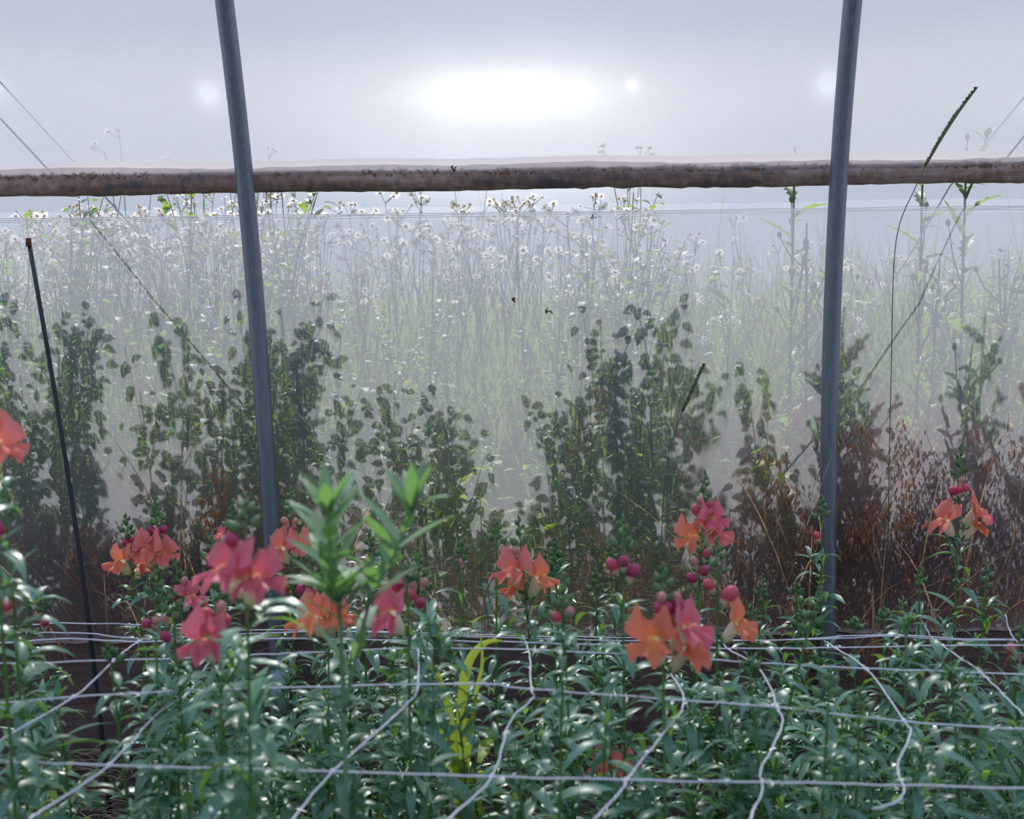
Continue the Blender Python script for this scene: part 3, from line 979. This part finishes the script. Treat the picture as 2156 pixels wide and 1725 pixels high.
# leafy stems filling the planting rows: no open flower yet
random.seed(77)
ROWN = [(1.62, 'nearest planting row'), (1.76, 'second planting row from the camera'), (1.90, 'middle planting row'), (2.04, 'second planting row from the board'), (2.17, 'planting row nearest the board')]
for ri, (Y, rn) in enumerate(ROWN):
    half = 1078 / F * Y + .07
    cnt = -1
    n = int(2 * half / .092)
    for i in range(n):
        x = -half + 2 * half * (i + .5) / n + random.uniform(-.03, .03)
        y = Y + random.uniform(-.05, .05)
        pxx = 1078 + x / y * F
        h = random.uniform(.36, .53) + (.05, .02, -.05, -.11, -.15)[ri]
        # thin out where the photo shows the board, straw and soil
        if pxx < 270 and ri >= 1:
            if random.random() < .75:
                continue
        if 1000 < pxx < 1500 and ri >= 2 and random.random() < .8:
            continue
        if ri >= 3 and random.random() < .35:
            continue
        cnt += 1
        rnd = random.Random(900 + ri * 50 + i)
        root = thing('snapdragon', 'flowerless leafy snapdragon, %s from the stake in the %s' % (ordinal(cnt), rn), 'snapdragon', (x, y, 0), 0, 'snapdragons in the bed')
        lx, ly = random.uniform(-.03, .03), random.uniform(-.03, .02)
        def fn(z, h=h, lx=lx, ly=ly):
            t = max(0, z / h)
            return Vector((lx * t * t, ly * t * t, z))
        sm = MB()
        sm.tube([fn(h * k / 8) for k in range(9)], [.0028 - .0016 * k / 8 for k in range(9)], 6)
        sm.build('stem', MAT['stem'], root)
        fm = MB()
        plant_foliage(fm, fn, .05, h, h * 1.25, rnd, 1.15, 1.1, 1.25)
        for q in range(8):
            l2 = rnd.uniform(.016, .04)
            fm.leaf(fn(h), q * 2.4, rnd.uniform(.5, 1.35), l2, l2 * .26, rnd.uniform(.2, 1.2), .3, 4, 0, .85)
        fm.build('foliage', [MAT['leaf'], MAT['stem']], root)

# ------------------------------------------------------------------ weeds growing in the bed
def mug_leafset(mb, path, rnd, L0, n, spread=1.0):
    az = rnd.uniform(0, 6)
    for i in range(n):
        t = .12 + .88 * i / (n - 1)
        k = t * (len(path) - 1)
        a = int(min(len(path) - 2, k))
        p = path[a].lerp(path[a + 1], k - a)
        az += 2.4
        L = L0 * rnd.uniform(.75, 1.1) * (1 - .35 * max(0, t - .8) / .2)
        mb.leaf(p, az, rnd.uniform(.35, 1.0) + .25 * t, L, L * rnd.uniform(.20, .28), rnd.uniform(.0, .8), .3, 7, rnd.uniform(-.4, .4), .9, teeth=.0)
mw = thing('tall_weed', 'blurred grey-green weed with two leafy shoots standing among the snapdragons', 'weed', at(725, 1725, 1.30) * 1.0)
rootp = mw.location.copy()
mw.location.z = 0
rnd = random.Random(4)
b0 = Vector((0, 0, 0))
fork = at(722, 1420, 1.30) - Vector((rootp.x, rootp.y, 0))
t1 = at(690, 1085, 1.27) - Vector((rootp.x, rootp.y, 0))
t2 = at(868, 1078, 1.27) - Vector((rootp.x, rootp.y, 0))
mid1 = at(703, 1250, 1.28) - Vector((rootp.x, rootp.y, 0))
mid2 = at(775, 1280, 1.28) - Vector((rootp.x, rootp.y, 0))
path1 = smooth_path([b0, fork, mid1, t1], 6)
path2 = smooth_path([fork - Vector((0, 0, .04)), mid2, at(822, 1185, 1.27) - Vector((rootp.x, rootp.y, 0)), t2], 6)
m = MB()
m.tube(path1, [.0030 - .0016 * i / (len(path1) - 1) for i in range(len(path1))], 7)
m.tube(path2, [.0026 - .0013 * i / (len(path2) - 1) for i in range(len(path2))], 7)
m.build('stem', MAT['mug'], mw)
m = MB()
mug_leafset(m, path1[6:], rnd, .072, 32)
mug_leafset(m, path2, rnd, .070, 18)
for tp in (t1, t2):
    for k in range(7):
        m.leaf(tp, k * 2.4, rnd.uniform(.75, 1.3), .058, .014, rnd.uniform(-.1, .5), .3, 6, 0, .9)
m.build('foliage', MAT['mug'], mw)
def weed_bush(name, label, px, py, Y, H, n, mat, L, w, seed, teeth=.0):
    p = at(px, py, Y)
    r = thing(name, label, 'weed', (p.x, Y, 0))
    rnd = random.Random(seed)
    path = [Vector((.01 * sin(i), 0.004 * i, H * i / 6)) for i in range(7)]
    m = MB()
    m.tube(path, [.0024] * 6 + [.001], 6)
    m.build('stem', MAT['stem'], r)
    m = MB()
    az = 0
    for i in range(n):
        az += 2.4
        t = .3 + .7 * i / n
        q = path[0].lerp(path[-1], t)
        l = L * rnd.uniform(.7, 1.1)
        m.leaf(q, az, rnd.uniform(.2, .9), l, l * w, rnd.uniform(.3, 1.1), .25, 8, rnd.uniform(-.3, .3), .8, teeth=teeth)
    m.build('foliage', mat, r)
weed_bush('low_weed', 'lime toothed weed glowing low under the netting beside the arched blade', 1010, 1560, 1.95, .33, 12, MAT['lime'], .09, .30, 6, .25)
weed_bush('low_weed', 'grey-green bushy weed before the strings under the rose flower', 905, 1420, 1.45, .50, 16, MAT['mug'], .055, .24, 7)
# arched lime blade
gb = thing('grass_blade_clump', 'arched lime grass blade bowing over the strings in mid bed', 'grass', (at(965, 1700, 1.75).x, 1.75, 0))
m = MB()
base = gb.location.copy()
for path, w in (([(975, 1700), (972, 1500), (985, 1400), (1020, 1355), (1060, 1350)], .014), ([(965, 1700), (950, 1520), (925, 1430), (915, 1400)], .010), ([(970, 1700), (930, 1540), (915, 1490)], .009), ([(980, 1690), (1000, 1480), (1015, 1400), (1012, 1330)], .006)):
    P = smooth_path([Vector((0, 0, 0))] + [at(x, y, 1.75) - base for x, y in path], 5)
    prev = None
    for i, p in enumerate(P):
        t = i / (len(P) - 1)
        ww = w * .5 * (min(1, t * 3) * (1 - t ** 4) + .05)
        tang = (P[min(i + 1, len(P) - 1)] - P[max(0, i - 1)]).normalized()
        sd_ = tang.cross(Vector((0, 1, 0.25))).normalized()
        row = [m.vert(p - sd_ * ww), m.vert(p + Vector((0, .002, 0))), m.vert(p + sd_ * ww)]
        if prev:
            m.face(prev[0], prev[1], row[1], row[0])
            m.face(prev[1], prev[2], row[2], row[1])
        prev = row
m.build('blades', MAT['lime'], gb)
# seed heads inside, pressed before the screen
def seed_head(label, pts, head, Y, rh=.0035):
    b = at(*pts[-1], Y)
    r = thing('seed_head', label, 'grass', (b.x, Y, 0))
    o_ = Vector((b.x, Y, 0))
    P = smooth_path([at(x, y, Y) - o_ for x, y in head + pts], 5)
    P.append(Vector((0, 0, 0)))
    m = MB()
    m.tube(P, [.0010] * len(P), 5)
    m.build('stalk', MAT['wstem'], r)
    H = smooth_path([at(x, y, Y) - o_ for x, y in head], 14)
    m = MB()
    n = len(H)
    rnd = random.Random(2)
    m.tube(H, [rh * (.45 + .75 * sin(PI * min(1, (i + 1) / n * .9))) for i in range(n)], 8)
    for i in range(n * 9):
        k = rnd.uniform(0, n - 1.01)
        p = H[int(k)].lerp(H[int(k) + 1], k % 1)
        a = rnd.uniform(0, 6.28)
        d = Vector((cos(a), sin(a), .9))
        m.ovoid(p, d, .006, .0022, 4, 3, .5)
    m.build('head', MAT['wstem'], r)
seed_head('tall slender dark grass seed head arching across the rolled curtain', [(1925, 400), (1895, 470), (1882, 560), (1877, 760), (1872, 1000), (1868, 1320)], [(2056, 186), (2020, 232), (1985, 285), (1948, 350)], 2.60, .0030)
seed_head('short bristly seed head slanting before the screen in the middle', [(1425, 900), (1408, 960), (1395, 1080), (1390, 1320)], [(1483, 768), (1465, 805), (1447, 845), (1437, 868)], 2.62, .0026)

# scraps caught in the screen
for (px, py, lab, sc_) in ((1080, 630, 'dark twisted scrap caught in the screen, alone at mid height', 1.3), (1151, 655, 'dark hooked scrap hanging in the screen under the other scrap', 1.2), (1249, 456, 'small dark scrap stuck at the top edge of the lower cloth', 1.0), (957, 356, 'tuft of brown bits stuck on top of the rolled curtain', 1.4)):
    Y = 2.70
    p = at(px, py, Y)
    p.y = hoop_y(p.z) + .020
    m = MB()
    rnd = random.Random(px)
    for k in range(5):
        a = Vector((rnd.gauss(0, .003), 0, rnd.gauss(0, .003))) * sc_ * .7
        b = a + Vector((rnd.gauss(.002, .003), rnd.gauss(0, .001), rnd.gauss(-.003, .004))) * sc_ * .8
        m.tube([a, a.lerp(b, .5) + Vector((0, .001, .001)), b], [.0009 * sc_, .0016 * sc_, .0003], 5)
    o = m.build('dead_leaf_scrap', MAT['rust'])
    o.location = p
    tag(o, lab, 'leaf scrap')

# one yellowed leaf hanging behind the screen
p = at(1600, 1128, 2.86)
yl = thing('yellow_leaf', 'single pale yellow leaf hanging before the brown grass near the far hoop', 'leaf', p)
m = MB()
m.leaf((0, 0, .022), -PI / 2, -.9, .050, .026, .5, .15, 7, .3, .8)
m.build('blade', MAT['straw_y'] if 'straw_y' in MAT else MAT['lime'], yl)
m = MB()
m.tube([(0, 0, .022), (.004, .004, .035), (.010, .010, .040)], [.0009, .0008, .0006], 5)
m.build('leaf_stalk', MAT['wstem'], yl)

# straw litter on the ground by the board
m = MB()
rnd = random.Random(31)
for i in range(900):
    x = rnd.uniform(-1.3, 1.3)
    if rnd.random() < .45:
        x = rnd.uniform(-1.15, -.55)
    y = rnd.uniform(2.15, 2.80)
    a = rnd.uniform(0, 6.28)
    L = rnd.uniform(.03, .13)
    p = Vector((x, y, rnd.uniform(.004, .03)))
    q = p + Vector((cos(a) * L, sin(a) * L * .5, rnd.uniform(-.01, .015)))
    if q.y > 2.82:
        q.y = 2.82
    m.tube([p, (p + q) / 2 + Vector((0, 0, .006)), q], [.0012, .0010, .0006], 4, cap=False)
o = m.build('straw_litter', MAT['straw'])
tag(o, 'loose straw littering the soil at the foot of the board', 'straw', kind='stuff')

# ------------------------------------------------------------------ weeds outside the wall
def daisy_mesh(seed, r=.0085):
    rnd = random.Random(seed)
    mb = MB()
    n = 16
    for k in range(n):
        a = 2 * PI * k / n + rnd.uniform(-.08, .08)
        d = Vector((cos(a), sin(a), rnd.uniform(-.15, .25)))
        s_ = Vector((-sin(a), cos(a), 0)) * r * .17
        L = r * rnd.uniform(.85, 1.1)
        i = [mb.vert(d * r * .25 - s_ * .6), mb.vert(d * r * .25 + s_ * .6), mb.vert(d * L + s_), mb.vert(d * L - s_)]
        mb.face(*i)
    mb.m = 1
    mb.ovoid((0, 0, -r * .22), (0, 0, 1), r * .55, r * .72, 8, 5)
    return mb.mesh('daisy', [MAT['white'], MAT['yellow']])
DAISY = [daisy_mesh(i, .0105 + .0014 * i) for i in range(3)]

def weed_root(name):
    o = bpy.data.objects.new(name, None)
    o.empty_display_size = .05
    COL.objects.link(o)
    return o

def make_fleabane(seed, H):
    """branched daisy weed: leafy stem, open spray of small white heads"""
    rnd = random.Random(seed)
    root = weed_root('fleabane')
    sm, fm = MB(), MB()
    heads = []
    nst = rnd.randint(2, 3)
    for s_ in range(nst):
        a = rnd.uniform(0, 6.28)
        lean = rnd.uniform(.03, .14)
        h = H * rnd.uniform(.82, 1.0)
        fn = lambda t, a=a, lean=lean, h=h: Vector((cos(a) * lean * t * t, sin(a) * lean * t * t, h * .8 * t))
        sm.tube([fn(i / 8) for i in range(9)], [.0020 - .0011 * i / 8 for i in range(9)], 5, cap=False)
        az = rnd.uniform(0, 6)
        for i in range(11):
            t = rnd.uniform(.38, .98)
            az += 2.4
            L = rnd.uniform(.025, .06) * (1.2 - .6 * t)
            fm.leaf(fn(t), az, rnd.uniform(.2, .9), L, L * .24, rnd.uniform(.2, 1.2), .2, 4, 0, .8)
        for b in range(rnd.randint(4, 6)):
            t = rnd.uniform(.72, 1.0)
            p = fn(t)
            a2 = rnd.uniform(0, 6.28)
            q = p + Vector((cos(a2) * rnd.uniform(.02, .07), sin(a2) * rnd.uniform(.02, .07), h * rnd.uniform(.08, .2) + (1 - t) * h * .35))
            sm.tube([p, p.lerp(q, .5) + Vector((cos(a2), sin(a2), 0)) * .008, q], [.0012, .001, .0008], 4, cap=False)
            for c in range(rnd.randint(3, 4)):
                e = q + Vector((rnd.gauss(0, .020), rnd.gauss(0, .020), rnd.uniform(.004, .035)))
                sm.tube([q, e], [.0008, .0006], 4, cap=False)
                heads.append(e)
    sm.build('stem', MAT['wstem'], root)
    fm.build('foliage', MAT['wleaf'], root)
    for e in heads:
        d = put('flower_head', rnd.choice(DAISY), root, e)
        d.rotation_euler = (rnd.gauss(.1, .45), rnd.gauss(0, .45), rnd.uniform(0, 6))
    return root

def make_leafy(seed, H, lw=.66, L0=.034, branches=8, mat='wleaf'):
    """upright forb with clusters of small rounded leaves"""
    rnd = random.Random(seed)
    root = weed_root('leafy_weed' if mat == 'wleaf' else 'yellowing_weed')
    sm, fm = MB(), MB()
    def shoot(p, a, lean, h, r, n):
        fn = lambda t: p + Vector((cos(a) * lean * t ** 1.5, sin(a) * lean * t ** 1.5, h * t))
        sm.tube([fn(i / 6) for i in range(7)], [r * (1 - .7 * i / 6) for i in range(7)], 5, cap=False)
        az = rnd.uniform(0, 6)
        for i in range(n):
            t = (.32 if r > .003 else .15) + (.68 if r > .003 else .85) * (i + rnd.random()) / n
            for k in range(rnd.randint(1, 2)):
                az += 2.1
                L = L0 * rnd.uniform(.6, 1.15) * (1.15 - .4 * t)
                q = fn(min(1, t)) + Vector((cos(az), sin(az), .3)) * rnd.uniform(.003, .030)
                fm.leaf(q, az, rnd.uniform(-.2, .9), L, L * lw, rnd.uniform(.2, 1.0), .15, 4, rnd.uniform(-.4, .4), .75)
        return fn
    fn = shoot(Vector((0, 0, 0)), rnd.uniform(0, 6), .05, H, .0032, int(H / .045))
    for b in range(branches):
        t = rnd.uniform(.3, .82)
        l = H * rnd.uniform(.15, .36)
        shoot(fn(t), rnd.uniform(0, 6.28), rnd.uniform(.05, .15), min(l, H * 1.0 - t * H), .0018, int(l / .03) + 2)
    sm.build('stem', MAT['wstem'], root)
    fm.build('foliage', MAT[mat], root)
    return root

def make_thistle(seed, H):
    """tall coarse weed: thick stem, long lobed leaves held close to it"""
    rnd = random.Random(seed)
    root = weed_root('coarse_weed')
    sm, fm = MB(), MB()
    fn = lambda t: Vector((.06 * sin(1.4 * t + seed), .02 * t, H * t))
    sm.tube([fn(i / 12) for i in range(13)], [.0065 - .0042 * i / 12 for i in range(13)], 7)
    az = 0
    for i in range(26):
        t = .08 + .90 * i / 26
        az += 2.4
        L = rnd.uniform(.09, .17) * (1.1 - .55 * t)
        fm.leaf(fn(t), az, rnd.uniform(.55, 1.15), L, L * rnd.uniform(.25, .38), rnd.uniform(.1, 1.1), .35, 9, rnd.uniform(-.5, .5), .75, teeth=.55)
    for b in range(6):
        t = rnd.uniform(.55, .98)
        a = rnd.uniform(0, 6.28)
        p = fn(t)
        q = p + Vector((cos(a) * .07, sin(a) * .07, rnd.uniform(.08, .16)))
        sm.tube([p, p.lerp(q, .5) + Vector((cos(a), sin(a), 0)) * .012, q], [.0022, .0018, .0014], 5)
        fm.ovoid(q - Vector((0, 0, .004)), (cos(a) * .2, sin(a) * .2, 1), .022, .013, 7, 5, .3)
        for k in range(4):
            L = rnd.uniform(.03, .06)
            fm.leaf(p.lerp(q, rnd.random()), rnd.uniform(0, 6.28), rnd.uniform(.2, 1.1), L, L * .3, .7, .3, 5, 0, .75, teeth=.4)
    sm.build('stem', MAT['wstem'], root)
    fm.build('foliage', MAT['wleaf'], root)
    return root

def make_grass(seed, H, n=34, mat='dry', heads=9):
    """tussock of arching blades with nodding seed panicles"""
    rnd = random.Random(seed)
    root = weed_root('dry_grass_tussock' if mat == 'dry' else 'green_grass_tussock')
    bm_, pm = MB(), MB()
    for i in range(n):
        a = rnd.uniform(0, 6.28)
        L = H * rnd.uniform(.55, 1.25)
        p = Vector((cos(a) * rnd.uniform(0, .05), sin(a) * rnd.uniform(0, .05), 0))
        bm_.leaf(p, a, rnd.uniform(1.1, 1.5), L, rnd.uniform(.004, .009), rnd.uniform(.1, 1.1), .3, 7, rnd.uniform(-1, 1), .6)
    for i in range(heads):
        a = rnd.uniform(0, 6.28)
        h = H * rnd.uniform(.75, 1.15)
        lean = rnd.uniform(.05, .2)
        P = [Vector((cos(a) * lean * t ** 2.2, sin(a) * lean * t ** 2.2, h * (t - .10 * t ** 5))) for t in [k / 10 for k in range(11)]]
        pm.tube(P, [.0012 - .0007 * k / 10 for k in range(11)], 4, cap=False)
        for k in range(rnd.randint(34, 52)):
            t = rnd.uniform(.50, 1.0)
            kk = t * 9.99
            p = P[int(kk)].lerp(P[int(kk) + 1], kk % 1)
            a2 = a + rnd.gauss(0, 1.2)
            q = p + Vector((cos(a2), sin(a2), -.1)) * rnd.uniform(.006, .03)
            pm.tube([p, q], [.0004, .0004], 3, cap=False)
            pm.ovoid(q, (cos(a2) * .35, sin(a2) * .35, -1), rnd.uniform(.012, .026), .0050, 5, 4, .7)
    bm_.build('blades', MAT[mat], root)
    pm.build('seed_panicles', MAT['dry'], root)
    return root

PROTO = {
    'fleabane': [make_fleabane(i, 1.25) for i in range(5)],
    'leafy': [make_leafy(20 + i, 1.0) for i in range(4)],
    'thistle': [make_thistle(40 + i, 1.35) for i in range(3)],
    'dry': [make_grass(60 + i, .75, 16, 'dry', 14) for i in range(4)],
    'lime': [make_leafy(70 + i, .55, .55, .045, 4, 'lime') for i in range(3)],
    'green': [make_grass(80 + i, .70, 40, 'grass', 4) for i in range(3)],
}
PLACED = {k: [] for k in PROTO}
USED = set()
rw = random.Random(99)
def grow(kind, px, Y, H, v=None):
    """stand a weed of the kind at picture column px, distance Y; H its height"""
    protos = PROTO[kind]
    i = rw.randrange(len(protos)) if v is None else v
    p = protos[i]
    if id(p) in USED:
        o = copy_tree(p)
    else:
        USED.add(id(p))
        o = p
    base = {'fleabane': 1.25, 'leafy': 1.0, 'thistle': 1.35, 'dry': .78, 'green': .72, 'lime': .55}[kind]
    s_ = H / base
    o.location = ((px - 1078) / F * Y * 1.0, Y, -.01)
    o.rotation_euler = (0, 0, rw.uniform(0, 6.28))
    o.scale = (max(.75, min(1.15, s_ ** .6)) * (1 if kind != 'leafy' else .95),) * 2 + (s_,)
    PLACED[kind].append(o)

def zpx(py, Y):
    return at(1078, py, Y).z
# dark leafy weeds close behind the cloth: (column, top row, distance)
for px, py, Y in [(40, 640, 3.02), (130, 600, 3.05), (215, 545, 3.06), (300, 560, 3.03), (370, 545, 3.08), (440, 590, 3.04), (90, 760, 3.00), (260, 700, 3.02), (360, 760, 3.0),
                  (480, 640, 3.06), (560, 520, 3.08), (650, 530, 3.05), (620, 700, 3.02), (735, 735, 3.03), (800, 770, 3.02), (880, 740, 3.03), (1020, 745, 3.02), (1060, 800, 3.05),
                  (1150, 690, 3.03), (1215, 590, 3.06), (1290, 565, 3.05), (1350, 600, 3.03), (1395, 680, 3.02), (1300, 760, 3.0), (1510, 700, 3.04), (1560, 820, 3.03), (970, 850, 3.02), (1210, 800, 3.0), (2140, 800, 3.02), (2060, 830, 3.05), (2100, 720, 3.10),
                  (170, 660, 2.99), (10, 720, 3.08), (330, 640, 3.07), (410, 680, 3.01), (520, 720, 3.08), (590, 610, 3.05), (440, 800, 2.99), (60, 860, 3.0), (200, 830, 2.98), (560, 830, 3.0), (1180, 650, 3.1), (1250, 640, 3.02), (1330, 660, 3.08), (1380, 760, 3.0), (1270, 850, 2.98), (830, 850, 3.0), (1640, 800, 3.0), (1720, 840, 3.02)]:
    Y = 2.96 + (Y - 2.98) * .8
    if rw.random() < (.64 if px < 700 else .6 if px < 1480 or py < 760 else .3):
        grow('leafy', px, Y, zpx(py, Y) + .10 + (Y - 2.9) * .7)
for px, py, Y in [(1655, 400, 3.10), (1690, 560, 3.03), (1915, 420, 3.12), (1960, 640, 3.03), (2030, 400, 3.16), (2120, 640, 3.05), (1800, 690, 3.04)]:
    grow('thistle', px, Y - .04, zpx(py, Y) + .10)
for px in (640, 800, 930, 1010, 1080, 1150, 1240, 1310, 1370, 1440, 1620, 1700, 420):
    grow('lime', px, rw.uniform(2.90, 2.94), rw.uniform(.45, .72))
# dry grass
for k in range(20):
    px = 1500 + 680 * (k + rw.random()) / 20
    Y = rw.uniform(2.90, 3.02)
    grow('dry', px, Y, zpx(rw.uniform(780, 960), Y))
for k in range(13):
    px = 60 + 560 * (k + rw.random()) / 13
    Y = rw.uniform(2.91, 3.02)
    grow('dry', px, Y, zpx(rw.uniform(850, 1040), Y))
for px in (30, 690, 780, 1010, 1120, 1230, 1330, 1430, 1500):
    Y = rw.uniform(3.0, 3.2)
    grow('dry', px, Y, zpx(rw.uniform(980, 1120), Y))
# fleabanes: a drift behind, heads at the height of the gap
for k in range(22):
    px = -40 + 720 * (k + rw.random()) / 22
    Y = rw.uniform(3.45, 3.75)
    grow('fleabane', px, Y, zpx(rw.uniform(390, 430), Y) * 1.12)
for k in range(40):
    px = -60 + 1500 * (k + rw.random()) / 40
    Y = rw.uniform(3.35, 4.3)
    top = rw.uniform(370, 500) if px < 620 or 700 < px < 1400 else rw.uniform(410, 560)
    grow('fleabane', px, Y, zpx(top, Y) * 1.13)
for k in range(12):
    px = 1450 + 760 * (k + rw.random()) / 12
    Y = rw.uniform(3.9, 4.6)
    grow('fleabane', px, Y, zpx(rw.uniform(420, 620), Y) * 1.08)
for k in range(34):
    px = -80 + 2320 * (k + rw.random()) / 34
    Y = rw.uniform(3.75, 4.8)
    grow('green', px, Y, rw.uniform(.7, 1.15))

for ps in PROTO.values():
    for p in ps:
        if id(p) not in USED:
            for ch in list(p.children):
                bpy.data.objects.remove(ch)
            bpy.data.objects.remove(p)

TXT = {
    'lime': ('low yellow-green weed against the outside of the cloth, %s of them counting from the stake', 'weed', 'yellowing weeds behind the cloth'),
    'fleabane': ('white daisy-headed fleabane outside the screen, %s of them counting from the stake', 'weed', 'fleabanes outside the screen'),
    'leafy': ('dark round-leaved weed close behind the cloth, %s of them counting from the stake', 'weed', 'round-leaved weeds behind the cloth'),
    'thistle': ('coarse tall weed with lobed leaves outside, %s of them counting from the middle', 'weed', 'coarse weeds near the far hoop'),
    'dry': ('brown dry grass tussock behind the board, %s of them counting from the stake', 'grass', 'dry grass tussocks behind the board'),
    'green': ('pale green grass tussock beyond the weeds, %s of them counting from the stake', 'grass', 'green grass tussocks beyond the weeds'),
}
for k, objs in PLACED.items():
    t, cat, grp = TXT[k]
    for i, o in enumerate(sorted(objs, key=lambda o: o.location.x / o.location.y)):
        tag(o, t % ordinal(i), cat, grp)

# meadow farther out and straw along the outside of the board: nobody could count them
m = MB()
rnd = random.Random(12)
for i in range(9000):
    y = 4.3 + 4.5 * rnd.random() ** 1.4
    x = rnd.uniform(-.5, .5) * y * .95
    h = rnd.uniform(.6, 1.45)
    m.leaf((x, y, -.01), rnd.uniform(0, 6.28), rnd.uniform(1.2, 1.52), h, rnd.uniform(.008, .018), rnd.uniform(.05, .8), .3, 4, rnd.uniform(-1, 1), .6)
o = m.build('meadow_grass', MAT['grass'])
tag(o, 'hazy green meadow grass far beyond the weeds', 'grass', kind='stuff')
m = MB()
for i in range(1500):
    x = rnd.uniform(-1.35, 1.35)
    y = 2.90 + .45 * rnd.random()
    a = rnd.uniform(0, 6.28)
    L = rnd.uniform(.06, .30)
    z = .42 * rnd.random() ** 2.0 * (1 - (y - 2.9) * .8)
    p = Vector((x, y, z))
    q = p + Vector((cos(a) * L, abs(sin(a)) * L * .25, rnd.uniform(-.05, .10)))
    m.tube([p, (p + q) / 2 + Vector((0, 0, .012)), q], [.0014, .0012, .0006], 4, cap=False)
o = m.build('straw_mat', MAT['straw'])
tag(o, 'tangled mat of dead straw heaped outside against the board', 'straw', kind='stuff')
